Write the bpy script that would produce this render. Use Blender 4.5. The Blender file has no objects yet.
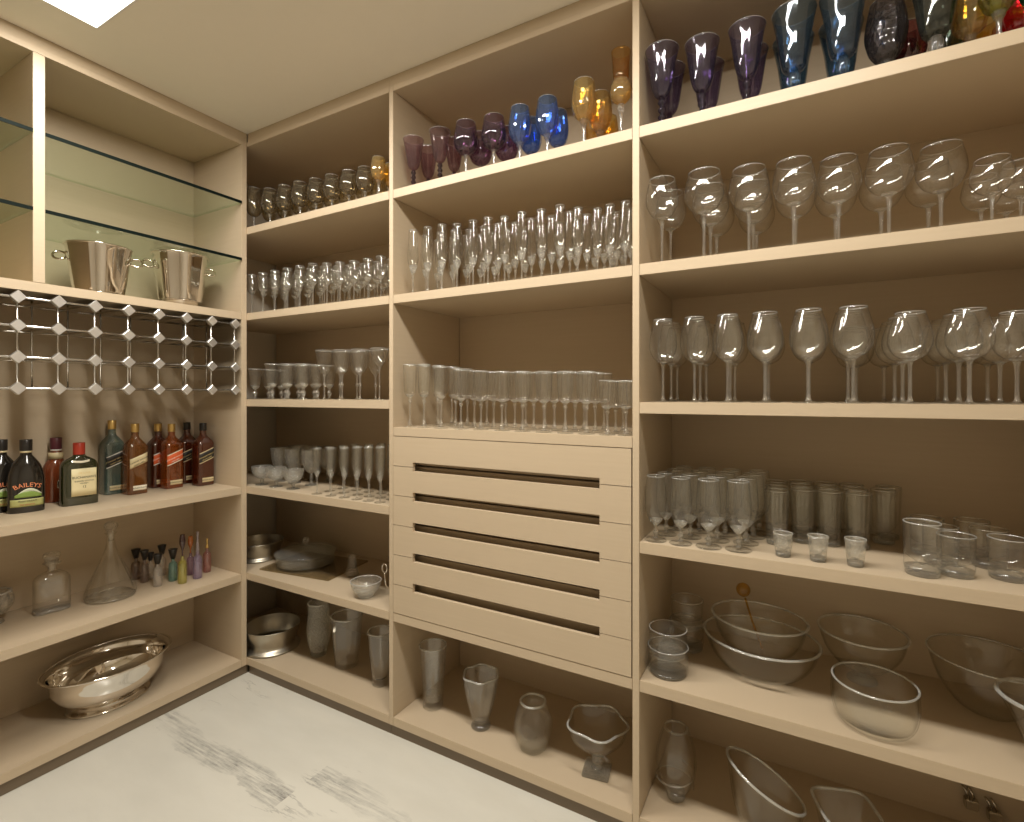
import bpy, bmesh, math, random
from mathutils import Vector, Matrix
R_ = math.radians
PI = math.pi
random.seed(7)
sc = bpy.context.scene
C = sc.collection

# ---------------------------------------------------------------- camera
EYE = 1.28
cam_d = bpy.data.cameras.new('camera')
cam_d.lens = 18.0; cam_d.sensor_width = 36.0; cam_d.sensor_fit = 'HORIZONTAL'
cam_d.shift_y = -16.5 / 1024.0
cam_d.clip_start = 0.02
cam = bpy.data.objects.new('camera', cam_d)
cam.location = (0, 0, EYE); cam.rotation_euler = (R_(90), 0, R_(29.3))
C.objects.link(cam); sc.camera = cam
# ---------------------------------------------------------------- world, light levels, exposure
w = bpy.data.worlds.new('world'); sc.world = w; w.use_nodes = True
w.node_tree.nodes['Background'].inputs[0].default_value = (0.9, 0.85, 0.75, 1)
w.node_tree.nodes['Background'].inputs[1].default_value = 0.05
LAMP_STRENGTH = 45.0
LAMP_COLOR = (1.0, 0.955, 0.87)
# square ceiling panels: x0, x1, y0, y1
LAMPS = [(-1.99, -0.99, 0.63, 0.79), (-0.75, 0.25, 0.63, 0.79)]
sc.view_settings.view_transform = 'Standard'
sc.view_settings.look = 'None'
sc.view_settings.exposure = 0.32
sc.view_settings.gamma = 1.0
sc.view_settings.use_curve_mapping = False
cy = sc.cycles
cy.max_bounces = 14; cy.diffuse_bounces = 5; cy.glossy_bounces = 6
cy.transmission_bounces = 12; cy.transparent_max_bounces = 96
cy.caustics_reflective = False; cy.caustics_refractive = False
cy.sample_clamp_indirect = 4.0
cy.use_light_tree = False
cy.use_adaptive_sampling = False

# ---------------------------------------------------------------- room sizes (metres)
H_ROOM = 2.475
YB, YB2 = 1.45, 1.88          # far shelving: front plane, back panel
XA, XA2 = -2.206, -2.59       # side shelving: front plane, back panel
XR = 1.40
YR = -1.60
SH = [2.045, 1.652, 1.258, 0.860, 0.465, 0.075]     # shelf tops, top to bottom
TH = 0.032

_yaw = R_(29.3)
FW = (-math.sin(_yaw), math.cos(_yaw)); RT = (math.cos(_yaw), math.sin(_yaw))
def ray(px):
    t = (px - 512.0) / 512.0
    return FW[0] + t * RT[0], FW[1] + t * RT[1], t
def atY(px, Y):
    dx, dy, t = ray(px); k = Y / dy
    return dx * k, k
def atX(px, X):
    dx, dy, t = ray(px); k = X / dx
    return dy * k, k
def atz(px, py, z):
    k = (EYE - z) * 512.0 / (py - 394.5)
    dx, dy, t = ray(px)
    return dx * k, dy * k, k
def ztop(py, k): return EYE + (394.5 - py) / 512.0 * k
def rad(wpx, px, k):
    t = (px - 512.0) / 512.0
    return wpx / 2.0 * k / 512.0 / math.sqrt(1 + t * t)

# ---------------------------------------------------------------- materials
def new_mat(name):
    m = bpy.data.materials.new(name); m.use_nodes = True
    nt = m.node_tree
    for n in list(nt.nodes): nt.nodes.remove(n)
    out = nt.nodes.new('ShaderNodeOutputMaterial')
    return m, nt, out
def N(nt, t, **kw):
    n = nt.nodes.new(t)
    for k, v in kw.items():
        if k in n.inputs: n.inputs[k].default_value = v
        else: setattr(n, k, v)
    return n
def plain(name, col, rough=0.5, metal=0.0, noise=0.04, scale=30, spec=0.5, bump=0.0):
    m, nt, out = new_mat(name)
    b = N(nt, 'ShaderNodeBsdfPrincipled')
    b.inputs['Roughness'].default_value = rough; b.inputs['Metallic'].default_value = metal
    b.inputs['Specular IOR Level'].default_value = spec
    tc = N(nt, 'ShaderNodeTexCoord'); no = N(nt, 'ShaderNodeTexNoise'); no.inputs['Scale'].default_value = scale
    mx = N(nt, 'ShaderNodeMix', data_type='RGBA')
    mx.inputs[6].default_value = (*[c * (1 - noise) for c in col], 1); mx.inputs[7].default_value = (*[min(1, c * (1 + noise)) for c in col], 1)
    nt.links.new(tc.outputs['Object'], no.inputs['Vector']); nt.links.new(no.outputs[0], mx.inputs[0])
    nt.links.new(mx.outputs[2], b.inputs['Base Color'])
    if bump:
        bp = N(nt, 'ShaderNodeBump'); bp.inputs['Strength'].default_value = bump; bp.inputs['Distance'].default_value = 0.002
        nt.links.new(no.outputs[0], bp.inputs['Height']); nt.links.new(bp.outputs[0], b.inputs['Normal'])
    nt.links.new(b.outputs[0], out.inputs[0])
    return m
def wood(name, c1, c2, rough=0.42):
    m, nt, out = new_mat(name)
    b = N(nt, 'ShaderNodeBsdfPrincipled'); b.inputs['Roughness'].default_value = rough; b.inputs['Specular IOR Level'].default_value = 0.35
    tc = N(nt, 'ShaderNodeTexCoord'); mp = N(nt, 'ShaderNodeMapping'); mp.inputs['Scale'].default_value = (2.5, 2.5, 60)
    no = N(nt, 'ShaderNodeTexNoise'); no.inputs['Scale'].default_value = 2.0; no.inputs['Detail'].default_value = 6
    n2 = N(nt, 'ShaderNodeTexNoise'); n2.inputs['Scale'].default_value = 3.0
    mx = N(nt, 'ShaderNodeMix', data_type='RGBA'); mx.inputs[6].default_value = (*c1, 1); mx.inputs[7].default_value = (*c2, 1)
    ad = N(nt, 'ShaderNodeMath', operation='MULTIPLY_ADD'); ad.inputs[1].default_value = 0.6
    mm = N(nt, 'ShaderNodeMath', operation='MULTIPLY'); mm.inputs[1].default_value = 0.4
    nt.links.new(tc.outputs['Object'], mp.inputs[0]); nt.links.new(mp.outputs[0], no.inputs['Vector']); nt.links.new(tc.outputs['Object'], n2.inputs['Vector'])
    nt.links.new(n2.outputs[0], mm.inputs[0]); nt.links.new(no.outputs[0], ad.inputs[0]); nt.links.new(mm.outputs[0], ad.inputs[2])
    nt.links.new(ad.outputs[0], mx.inputs[0]); nt.links.new(mx.outputs[2], b.inputs['Base Color'])
    nt.links.new(b.outputs[0], out.inputs[0])
    return m
def thin(name, col=(1, 1, 1), edge=0.55, rough=0.05, spec=1.0, base=0.045, haze=0.02):
    """blown glass wall: clear with a reflection and a darker body towards grazing view"""
    m, nt, out = new_mat(name)
    lw = N(nt, 'ShaderNodeLayerWeight'); lw.inputs['Blend'].default_value = 0.5
    pw = N(nt, 'ShaderNodeMath', operation='POWER'); pw.inputs[1].default_value = 5.0
    ma = N(nt, 'ShaderNodeMath', operation='MULTIPLY_ADD'); ma.inputs[1].default_value = 0.70 * spec; ma.inputs[2].default_value = base * spec
    p2 = N(nt, 'ShaderNodeMath', operation='POWER'); p2.inputs[1].default_value = 7.0
    tm = N(nt, 'ShaderNodeMix', data_type='RGBA'); tm.inputs[6].default_value = (*col, 1); tm.inputs[7].default_value = (*[c * edge for c in col], 1)
    tr = N(nt, 'ShaderNodeBsdfTransparent'); gl = N(nt, 'ShaderNodeBsdfGlossy'); gl.inputs['Roughness'].default_value = rough
    ms = N(nt, 'ShaderNodeMixShader'); L = nt.links.new
    L(lw.outputs['Facing'], pw.inputs[0]); L(pw.outputs[0], ma.inputs[0]); L(lw.outputs['Facing'], p2.inputs[0])
    L(p2.outputs[0], tm.inputs[0]); L(tm.outputs[2], tr.inputs[0])
    L(ma.outputs[0], ms.inputs[0]); L(tr.outputs[0], ms.inputs[1]); L(gl.outputs[0], ms.inputs[2])
    # diffuse share in the glass colour, painting a bright haze over the walls
    hz = N(nt, 'ShaderNodeMixShader'); hz.inputs[0].default_value = haze
    df = N(nt, 'ShaderNodeBsdfDiffuse'); df.inputs[0].default_value = (*[min(1.0, c * 0.95) for c in col], 1)
    L(ms.outputs[0], hz.inputs[1]); L(df.outputs[0], hz.inputs[2]); L(hz.outputs[0], out.inputs[0])
    return m
def solid(name, col=(1, 1, 1), ior=1.5, rough=0.0, clear=0.35, bump=0.0, bscale=60, haze=0.06):
    """thick glass: refracting body, with a clear share so that light passes to what stands behind"""
    m, nt, out = new_mat(name); L = nt.links.new
    g = N(nt, 'ShaderNodeBsdfGlass'); g.inputs['Color'].default_value = (*col, 1); g.inputs['IOR'].default_value = ior; g.inputs['Roughness'].default_value = rough
    tr = N(nt, 'ShaderNodeBsdfTransparent'); tr.inputs[0].default_value = (*col, 1)
    ms = N(nt, 'ShaderNodeMixShader'); ms.inputs[0].default_value = 1 - clear
    if bump:
        tc = N(nt, 'ShaderNodeTexCoord'); no = N(nt, 'ShaderNodeTexVoronoi'); no.inputs['Scale'].default_value = bscale
        bp = N(nt, 'ShaderNodeBump'); bp.inputs['Strength'].default_value = bump; bp.inputs['Distance'].default_value = 0.004
        L(tc.outputs['Object'], no.inputs['Vector']); L(no.outputs[0], bp.inputs['Height']); L(bp.outputs[0], g.inputs['Normal'])
    L(tr.outputs[0], ms.inputs[1]); L(g.outputs[0], ms.inputs[2])
    hz = N(nt, 'ShaderNodeMixShader'); hz.inputs[0].default_value = haze  # diffuse and glossy share painted in to whiten thick glass
    df = N(nt, 'ShaderNodeBsdfDiffuse'); df.inputs[0].default_value = (*[min(1.0, c * 0.95) for c in col], 1)
    gl = N(nt, 'ShaderNodeBsdfGlossy'); gl.inputs['Roughness'].default_value = 0.12; m2 = N(nt, 'ShaderNodeMixShader'); m2.inputs[0].default_value = 0.55
    if bump: L(bp.outputs[0], gl.inputs['Normal'])
    L(df.outputs[0], m2.inputs[1]); L(gl.outputs[0], m2.inputs[2])
    L(ms.outputs[0], hz.inputs[1]); L(m2.outputs[0], hz.inputs[2]); L(hz.outputs[0], out.inputs[0])
    return m
def emit(name, col, s):
    m, nt, out = new_mat(name)
    e = N(nt, 'ShaderNodeEmission'); e.inputs[0].default_value = (*col, 1); e.inputs[1].default_value = s
    nt.links.new(e.outputs[0], out.inputs[0]); return m

M = {}
M['wood'] = wood('beige_laminate', (0.50, 0.395, 0.27), (0.575, 0.465, 0.33))
M['wood_dark'] = plain('slot_shadow_board', (0.10, 0.07, 0.04), 0.6)
M['plinth'] = plain('brown_plinth', (0.17, 0.125, 0.08), 0.35)
M['ceiling'] = plain('ceiling_paint', (0.88, 0.82, 0.71), 0.8, noise=0.01)
M['wall'] = plain('wall_paint', (0.70, 0.63, 0.52), 0.8, noise=0.01)
M['steel'] = plain('polished_steel', (0.80, 0.76, 0.70), 0.06, 1.0, noise=0.02)
M['steel_b'] = plain('brushed_steel', (0.62, 0.58, 0.50), 0.22, 1.0, noise=0.05)
M['steel_d'] = plain('dull_steel', (0.50, 0.46, 0.38), 0.38, 1.0, noise=0.06)
M['chrome_dark'] = plain('satin_rack_metal', (0.62, 0.60, 0.56), 0.2, 1.0)
M['chrome'] = plain('bright_satin_metal', (0.88, 0.87, 0.85), 0.28, 0.85)
M['clear'] = thin('clear_blown_glass', (0.997, 0.997, 0.99), 0.85, spec=1.3, haze=0.004)
M['clear2'] = thin('clear_tableware_glass', (0.995, 0.995, 0.985), 0.82, spec=1.15, haze=0.006)
M['bowl_glass'] = thin('clear_bowl_glass', (0.995, 0.996, 0.987), 0.70, spec=1.0, haze=0.0)
M['vase_glass'] = thin('clear_vase_glass', (0.995, 0.996, 0.987), 0.6, spec=2.0, haze=0.012)
M['sparkle'] = solid('cut_glass_base_glint', (0.99, 0.99, 0.975), 1.5, clear=0.4, bump=0.7, bscale=120, haze=0.24)  # white haze mixed in to paint sparkle into glass bottoms
M['rim'] = thin('glass_rim_glint', (0.97, 0.98, 0.96), 0.8, spec=1.0, base=0.3, rough=0.1, haze=0.22)  # pale, extra reflective ring painting the glint along glass rims
M['solid'] = solid('solid_clear_glass', (0.99, 0.99, 0.975), clear=0.6, haze=0.10)
M['crystal'] = solid('cut_crystal', (0.99, 0.99, 0.97), 1.55, clear=0.6, bump=0.9, bscale=90, haze=0.10)
M['crystal_big'] = solid('cut_crystal_coarse', (0.98, 0.985, 0.96), 1.52, clear=0.72, bump=0.8, bscale=45, haze=0.10)
M['ripple'] = solid('rippled_glass', (0.99, 0.99, 0.975), 1.45, clear=0.78, bump=0.5, bscale=30, haze=0.03)
M['smoke'] = thin('smoky_amber_glass', (0.80, 0.75, 0.63), 0.45, spec=1.6)
M['mauve'] = thin('mauve_glass', (0.773, 0.651, 0.682), 0.4, spec=1.3)
M['purple'] = thin('deep_purple_glass', (0.626, 0.567, 0.698), 0.35, spec=1.5)
M['plum'] = thin('plum_glass', (0.651, 0.531, 0.634), 0.4, spec=1.5)
M['purple_s'] = solid('deep_purple_stem', (0.42, 0.36, 0.48), clear=0.3)
M['mauve_s'] = solid('mauve_stem', (0.40, 0.32, 0.36), clear=0.3)
M['blue'] = thin('cobalt_cut_glass', (0.48, 0.64, 0.93), 0.5, spec=1.9, haze=0.05)
M['bluegrey'] = thin('steel_blue_glass', (0.512, 0.634, 0.744), 0.4, spec=1.8)
M['blue_s'] = solid('blue_stem_glass', (0.55, 0.72, 0.9), clear=0.3)
M['gold'] = thin('amber_gold_glass', (0.95, 0.81, 0.46), 0.5, spec=1.9, haze=0.07)
M['amber'] = thin('deep_amber_glass', (0.884, 0.682, 0.296), 0.45, spec=1.6)
M['grey'] = solid('grey_cut_crystal', (0.62, 0.60, 0.62), 1.55, clear=0.2, bump=0.9, bscale=70)
M['black_g'] = thin('black_green_glass', (0.512, 0.549, 0.512), 0.4, spec=2)
M['maroon'] = thin('maroon_glass', (0.667, 0.413, 0.413), 0.4, spec=1.6)
M['red'] = thin('ruby_glass', (0.904, 0.321, 0.391), 0.4, spec=1.6)
M['lime'] = thin('yellow_green_glass', (0.816, 0.816, 0.369), 0.4, spec=1.6)
M['green'] = thin('emerald_glass', (0.308, 0.744, 0.651), 0.4, spec=1.6)
M['plate_glass'] = thin('shelf_plate_glass', (0.90, 0.955, 0.89), 0.75, spec=1.0)
M['glass_edge'] = plain('dark_green_glass_edge', (0.006, 0.010, 0.008), 0.5, spec=0.05)
M['lamp'] = emit('lamp_diffuser', LAMP_COLOR, 3.0); M['lamp'].cycles.emission_sampling = 'NONE'
M['lamp_frame'] = plain('white_lamp_frame', (0.8, 0.78, 0.72), 0.4)

# marble floor: slabs with grey veins running along x, stepped at the slab joint
def marble():
    m, nt, out = new_mat('pale_marble'); L = nt.links.new
    b = N(nt, 'ShaderNodeBsdfPrincipled'); b.inputs['Roughness'].default_value = 0.25
    tc = N(nt, 'ShaderNodeTexCoord'); sp = N(nt, 'ShaderNodeSeparateXYZ'); L(tc.outputs['Object'], sp.inputs[0])
    def math_(op, a, b_=None, c=None):
        n = N(nt, 'ShaderNodeMath', operation=op)
        for i_, v in enumerate((a, b_, c)):
            if v is None: continue
            if isinstance(v, (int, float)): n.inputs[i_].default_value = v
            else: L(v, n.inputs[i_])
        return n.outputs[0]
    def noise(scale, detail, sx, sy, rough=0.6):
        mp = N(nt, 'ShaderNodeMapping'); mp.inputs['Scale'].default_value = (sx, sy, 1); L(tc.outputs['Object'], mp.inputs[0])
        n = N(nt, 'ShaderNodeTexNoise'); n.inputs['Scale'].default_value = scale; n.inputs['Detail'].default_value = detail; n.inputs['Roughness'].default_value = rough
        L(mp.outputs[0], n.inputs['Vector']); return n.outputs[0]
    step = math_('MULTIPLY', math_('GREATER_THAN', sp.outputs[0], -1.42), 0.125)
    wob = math_('MULTIPLY', math_('SUBTRACT', noise(2.2, 6, 1.0, 1.5), 0.5), 0.22)
    drift = math_('MULTIPLY', math_('ADD', sp.outputs[0], 1.8), -0.06)
    y = math_('ADD', math_('SUBTRACT', math_('SUBTRACT', sp.outputs[1], 1.085), step), math_('SUBTRACT', wob, drift))
    yw = math_('SUBTRACT', math_('WRAP', math_('ADD', y, 0.28), 0.72, 0.0), 0.28)
    band = math_('SUBTRACT', 1.0, math_('MINIMUM', math_('DIVIDE', math_('ABSOLUTE', yw), 0.045), 1.0))
    streak = noise(3.0, 8, 2.2, 26.0, 0.7)
    sm = N(nt, 'ShaderNodeValToRGB'); sm.color_ramp.elements[0].position = 0.40; sm.color_ramp.elements[1].position = 0.62; L(streak, sm.inputs[0])
    grain = noise(60, 3, 1, 1)
    v1 = math_('MULTIPLY', math_('MULTIPLY', math_('POWER', band, 0.4), sm.outputs[0]), math_('ADD', math_('MULTIPLY', grain, 1.1), 0.35))
    patch = N(nt, 'ShaderNodeValToRGB'); patch.color_ramp.elements[0].position = 0.42; patch.color_ramp.elements[1].position = 0.56; L(noise(1.7, 2, 1.0, 1.2), patch.inputs[0])
    v1 = math_('MULTIPLY', v1, math_('ADD', math_('MULTIPLY', patch.outputs[0], 0.55), 0.45))
    thinv = noise(2.6, 9, 0.8, 5.0, 0.62)
    t1 = N(nt, 'ShaderNodeValToRGB'); t1.color_ramp.elements[0].color = (1, 1, 1, 1); t1.color_ramp.elements[1].color = (0, 0, 0, 1); t1.color_ramp.elements[1].position = 0.018
    L(math_('ABSOLUTE', math_('SUBTRACT', thinv, 0.5)), t1.inputs[0])
    sparse = N(nt, 'ShaderNodeValToRGB'); sparse.color_ramp.elements[0].position = 0.56; sparse.color_ramp.elements[1].position = 0.70; L(noise(3.1, 3, 1, 1), sparse.inputs[0])
    v2 = math_('MULTIPLY', math_('MULTIPLY', t1.outputs[0], sparse.outputs[0]), 0.7)
    cloud = N(nt, 'ShaderNodeValToRGB'); cloud.color_ramp.elements[0].position = 0.3; cloud.color_ramp.elements[1].position = 0.65; L(noise(1.5, 6, 0.8, 2.2), cloud.inputs[0])
    base = N(nt, 'ShaderNodeMix', data_type='RGBA'); base.inputs[6].default_value = (0.62, 0.60, 0.53, 1); base.inputs[7].default_value = (0.71, 0.69, 0.615, 1)
    L(cloud.outputs[0], base.inputs[0])
    v = N(nt, 'ShaderNodeMix', data_type='RGBA'); v.inputs[7].default_value = (0.24, 0.235, 0.22, 1)
    L(math_('MINIMUM', math_('ADD', v1, v2), 1.0), v.inputs[0]); L(base.outputs[2], v.inputs[6]); L(v.outputs[2], b.inputs['Base Color'])
    L(b.outputs[0], out.inputs[0]); return m
M['marble'] = marble()

# ---------------------------------------------------------------- mesh helpers
def to_mesh(bm, name, mat, smooth=False):
    me = bpy.data.meshes.new(name)
    bmesh.ops.recalc_face_normals(bm, faces=bm.faces)
    bm.to_mesh(me); bm.free()
    me.materials.append(mat)
    if smooth: me.polygons.foreach_set('use_smooth', [True] * len(me.polygons))
    return me
def box_into(bm, x0, x1, y0, y1, z0, z1, mtx=None):
    vs = [bm.verts.new((x, y, z)) for x in (x0, x1) for y in (y0, y1) for z in (z0, z1)]
    for f in ((0, 1, 3, 2), (4, 6, 7, 5), (0, 4, 5, 1), (2, 3, 7, 6), (0, 2, 6, 4), (1, 5, 7, 3)):
        bm.faces.new([vs[i] for i in f])
    if mtx: bmesh.ops.transform(bm, matrix=mtx, verts=vs)
    return vs
def box_mesh(name, mat, x0, x1, y0, y1, z0, z1, bevel=0.0):
    bm = bmesh.new(); box_into(bm, x0, x1, y0, y1, z0, z1)
    if bevel: bmesh.ops.bevel(bm, geom=bm.edges[:], offset=bevel, segments=2, affect='EDGES')
    return to_mesh(bm, name, mat)
def tube_into(bm, pts, r, seg=8, closed=False):
    pts = [Vector(p) for p in pts]; rings = []
    n = len(pts); prev = None
    for i, p in enumerate(pts):
        if closed: d = (pts[(i + 1) % n] - pts[i - 1]).normalized()
        else: d = (pts[min(i + 1, n - 1)] - pts[max(i - 1, 0)]).normalized()
        if prev is None:
            up = Vector((0, 0, 1)) if abs(d.z) < 0.9 else Vector((1, 0, 0))
            a = d.cross(up).normalized()
        else:
            a = (prev - d * prev.dot(d)).normalized()
        prev = a; b = d.cross(a)
        rr = r[i] if isinstance(r, (list, tuple)) else r
        rings.append([bm.verts.new(p + (a * math.cos(2 * PI * k / seg) + b * math.sin(2 * PI * k / seg)) * rr) for k in range(seg)])
    for i in range(n if closed else n - 1):
        A, B = rings[i], rings[(i + 1) % n]
        for k in range(seg): bm.faces.new((A[k], A[(k + 1) % seg], B[(k + 1) % seg], B[k]))
    if not closed:
        bm.faces.new(rings[0]); bm.faces.new(rings[-1])
def tube_mesh(name, mat, pts, r, seg=8, closed=False):
    bm = bmesh.new(); tube_into(bm, pts, r, seg, closed); return to_mesh(bm, name, mat, True)
def crv(pts, n=5):
    """smooth a control polygon (Catmull-Rom)"""
    out = []; P = [pts[0]] + list(pts) + [pts[-1]]
    for i in range(1, len(P) - 2):
        p0, p1, p2, p3 = P[i - 1], P[i], P[i + 1], P[i + 2]
        for j in range(n):
            t = j / n
            out.append(tuple(0.5 * ((2 * p1[c]) + (-p0[c] + p2[c]) * t + (2 * p0[c] - 5 * p1[c] + 4 * p2[c] - p3[c]) * t * t + (-p0[c] + 3 * p1[c] - 3 * p2[c] + p3[c]) * t ** 3) for c in range(2)))
    out.append(tuple(pts[-1]))
    zl, zh = min(p[1] for p in pts), max(p[1] for p in pts)
    return [(max(0.0, a), min(zh, max(zl, b))) for a, b in out]
def lathe_into(bm, prof, seg=28, fn=None, sx=1.0, sy=1.0):
    rings = []
    for r, z in prof:
        if r < 1e-5: rings.append([bm.verts.new((0, 0, z))])
        else:
            ring = []
            for k in range(seg):
                th = 2 * PI * k / seg
                rr, zz = fn(th, r, z) if fn else (r, z)
                ring.append(bm.verts.new((rr * math.cos(th) * sx, rr * math.sin(th) * sy, zz)))
            rings.append(ring)
    for A, B in zip(rings, rings[1:]):
        if len(A) == 1 and len(B) == 1: continue
        for k in range(seg):
            k2 = (k + 1) % seg
            if len(A) == 1: bm.faces.new((A[0], B[k2], B[k]))
            elif len(B) == 1: bm.faces.new((A[k], A[k2], B[0]))
            else: bm.faces.new((A[k], A[k2], B[k2], B[k]))
def lathe_mesh(name, mat, prof, seg=28, fn=None, smooth=True, sx=1, sy=1):
    bm = bmesh.new(); lathe_into(bm, prof, seg, fn, sx, sy); return to_mesh(bm, name, mat, smooth)
def hollow(outer, t=0.0015, tb=0.003):
    """close an outer wall profile (bottom centre to rim) with its inner wall"""
    z0 = outer[0][1]
    inner = [(r - t, z) for r, z in reversed(outer) if r - t > 0.0005 and z > z0 + tb]
    rim = outer[-1]
    return list(outer) + [(rim[0] - t * 0.5, rim[1] + t * 0.4)] + inner + [(0.0, z0 + tb)]
def text_mesh(name, s, mat, size=0.01, depth=0.0004, arc=0.0, shear=0.0):
    cu = bpy.data.curves.new('lettering', 'FONT'); cu.body = s; cu.size = size; cu.extrude = depth
    cu.align_x = 'CENTER'; cu.align_y = 'CENTER'; cu.resolution_u = 2
    o = bpy.data.objects.new('lettering', cu); C.objects.link(o)
    dg = bpy.context.evaluated_depsgraph_get(); dg.update()
    me = bpy.data.meshes.new_from_object(o.evaluated_get(dg))
    bpy.data.objects.remove(o)
    me.name = name; me.materials.clear(); me.materials.append(mat)
    for v in me.vertices:
        x, y, z = v.co
        if arc:
            a = x / arc; v.co = ((arc + y) * math.sin(a), (arc + y) * math.cos(a) - arc, z)
        if shear: v.co.y += v.co.x * shear
    # stand it up: text x -> x, text y -> z, facing -y
    me.transform(Matrix.Rotation(R_(90), 4, 'X'))
    return me

def obj(name, me, parent=None, loc=(0, 0, 0), rotz=0.0, scale=None):
    o = bpy.data.objects.new(name, me); C.objects.link(o)
    o.location = loc; o.rotation_euler = (0, 0, rotz)
    if scale: o.scale = scale
    if parent: o.parent = parent
    return o
def tag(o, label, cat, group=None):
    o['label'] = label; o['category'] = cat
    if group: o['group'] = group
    return o
def thing(name, label, cat, loc=(0, 0, 0), rotz=0.0, group=None, scale=None):
    if name not in ('shelving_unit', 'ceiling_light', 'wine_rack'): loc = (loc[0], loc[1], loc[2] + 0.0004)
    return tag(obj(name, None, None, loc, rotz, scale), label, cat, group)
def structure(name, me):
    o = obj(name, me); o['kind'] = 'structure'; return o

# ---------------------------------------------------------------- room shell
T = 0.08
structure('floor', box_mesh('floor', M['marble'], XA2 - 0.03 - T, XR + T, YR - T, YB2 + 0.03 + T, -T, 0))
structure('ceiling', box_mesh('ceiling', M['ceiling'], XA2 - 0.03 - T, XR + T, YR - T, YB2 + 0.03 + T, H_ROOM, H_ROOM + T))
structure('wall_left', box_mesh('wall_left', M['wall'], XA2 - 0.03 - T, XA2 - 0.03, YR, YB2 + 0.03, 0, H_ROOM))
structure('wall_back', box_mesh('wall_back', M['wall'], XA2 - 0.03, XR, YB2 + 0.03, YB2 + 0.03 + T, 0, H_ROOM))
structure('wall_right', box_mesh('wall_right', M['wall'], XR, XR + T, YR, YB2 + 0.03, 0, H_ROOM))
structure('wall_rear', box_mesh('wall_rear', M['wall'], XA2 - 0.03, XR, YR - T, YR, 0, H_ROOM))

lamp_desc = ['oblong recessed ceiling light in view beside the side shelving', 'oblong recessed ceiling light above the viewer before the wide bay']
for (x0, x1, y0, y1), d in zip(LAMPS, lamp_desc):
    cx, cyy = (x0 + x1) / 2, (y0 + y1) / 2; hx = (x1 - x0) / 2; hy = (y1 - y0) / 2
    t = thing('ceiling_light', d, 'ceiling light', (cx, cyy, H_ROOM), group='oblong ceiling panels')
    obj('diffuser', box_mesh('diffuser', M['lamp'], -hx, hx, -hy, hy, -0.004, 0), t)
    ld = bpy.data.lights.new('panel_light', 'AREA'); ld.shape = 'RECTANGLE'; ld.size = 2 * hx; ld.size_y = 2 * hy
    ld.color = LAMP_COLOR; ld.energy = LAMP_STRENGTH * PI * 4 * hx * hy
    lo = bpy.data.objects.new('panel_light', ld); C.objects.link(lo); lo.parent = t; lo.location = (0, 0, -0.0055)
    bm = bmesh.new()
    g = 0.006
    for a in ((-hx - g, hx + g, hy, hy + g), (-hx - g, hx + g, -hy - g, -hy), (-hx - g, -hx, -hy, hy), (hx, hx + g, -hy, hy)):
        box_into(bm, *a, -0.005, 0)
    bmesh.ops.remove_doubles(bm, verts=bm.verts, dist=1e-5)
    obj('light_frame', to_mesh(bm, 'light_frame', M['lamp_frame']), t)

# ---------------------------------------------------------------- shelving
FZ = 2.414
E_ = 0.0006
def bpart(t, name, x0, x1, y0, y1, z0, z1, mat='wood', bevel=0.0008, label=None):
    o = obj(name, box_mesh(name, M[mat], x0, x1, y0, y1, z0, z1, bevel), t, loc=tuple(-c for c in t.location))
    if label: o['label'] = label
    return o
def far_bay(label, x0, x1, tops, left_panel=True, right_panel=False, xl=None):
    """x0..x1 is the clear opening; panels are 20 mm"""
    t = thing('shelving_unit', label, 'shelving', ((x0 + x1) / 2, (YB + YB2) / 2, 0), group='built-in far wall shelving')
    xl = x0 if xl is None else xl
    if left_panel: bpart(t, 'side_panel', x0 - 0.0195, x0, YB, YB2, 0.043, FZ + 0.02)
    if right_panel: bpart(t, 'side_panel', x1, x1 + 0.0195, YB, YB2, 0.043, FZ + 0.02)
    for z in tops[:-1]:
        bpart(t, 'shelf_board', xl + E_, x1 - E_, YB + 0.0004, YB2, z - TH, z)
    bpart(t, 'base_board', xl + E_, x1 - E_, YB + 0.0004, YB2, 0.043, SH[5])
    bpart(t, 'back_panel', xl + E_, x1 - E_, YB2, YB2 + 0.02, 0.043, FZ)
    bpart(t, 'top_panel', xl + E_, x1 - E_, YB, YB2, FZ, FZ + 0.02)
    bpart(t, 'cornice', (x0 if left_panel else x0) - 0.0195 * left_panel, x1 + 0.0195 * right_panel, YB + 0.004, YB + 0.03, FZ + 0.0205, H_ROOM)
    bpart(t, 'plinth', (x0 - 0.0195 * left_panel), x1 + 0.0195 * right_panel, YB + 0.012, YB + 0.03, 0, 0.0425, 'plinth')
    return t
P1, P2, P3 = (-1.343, -1.323), (-0.418, -0.398), (0.60, 0.62)
far_bay('beige corner shelving bay beside the side shelving, full of small stemware', -2.2055, P1[0], SH, left_panel=False, xl=XA2)
drawer_bay = far_bay('beige middle shelving bay with six slotted drawers below the footed glasses', P1[1], P2[0], [2.045, 1.652, 1.158, 0.465, 0.075])
far_bay('beige wide shelving bay with wine balloons, tumblers and glass bowls', P2[1], P3[0], SH)
far_bay('empty beige shelving bay against the end wall', P3[1], XR - 0.021, SH, right_panel=True)

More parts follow.
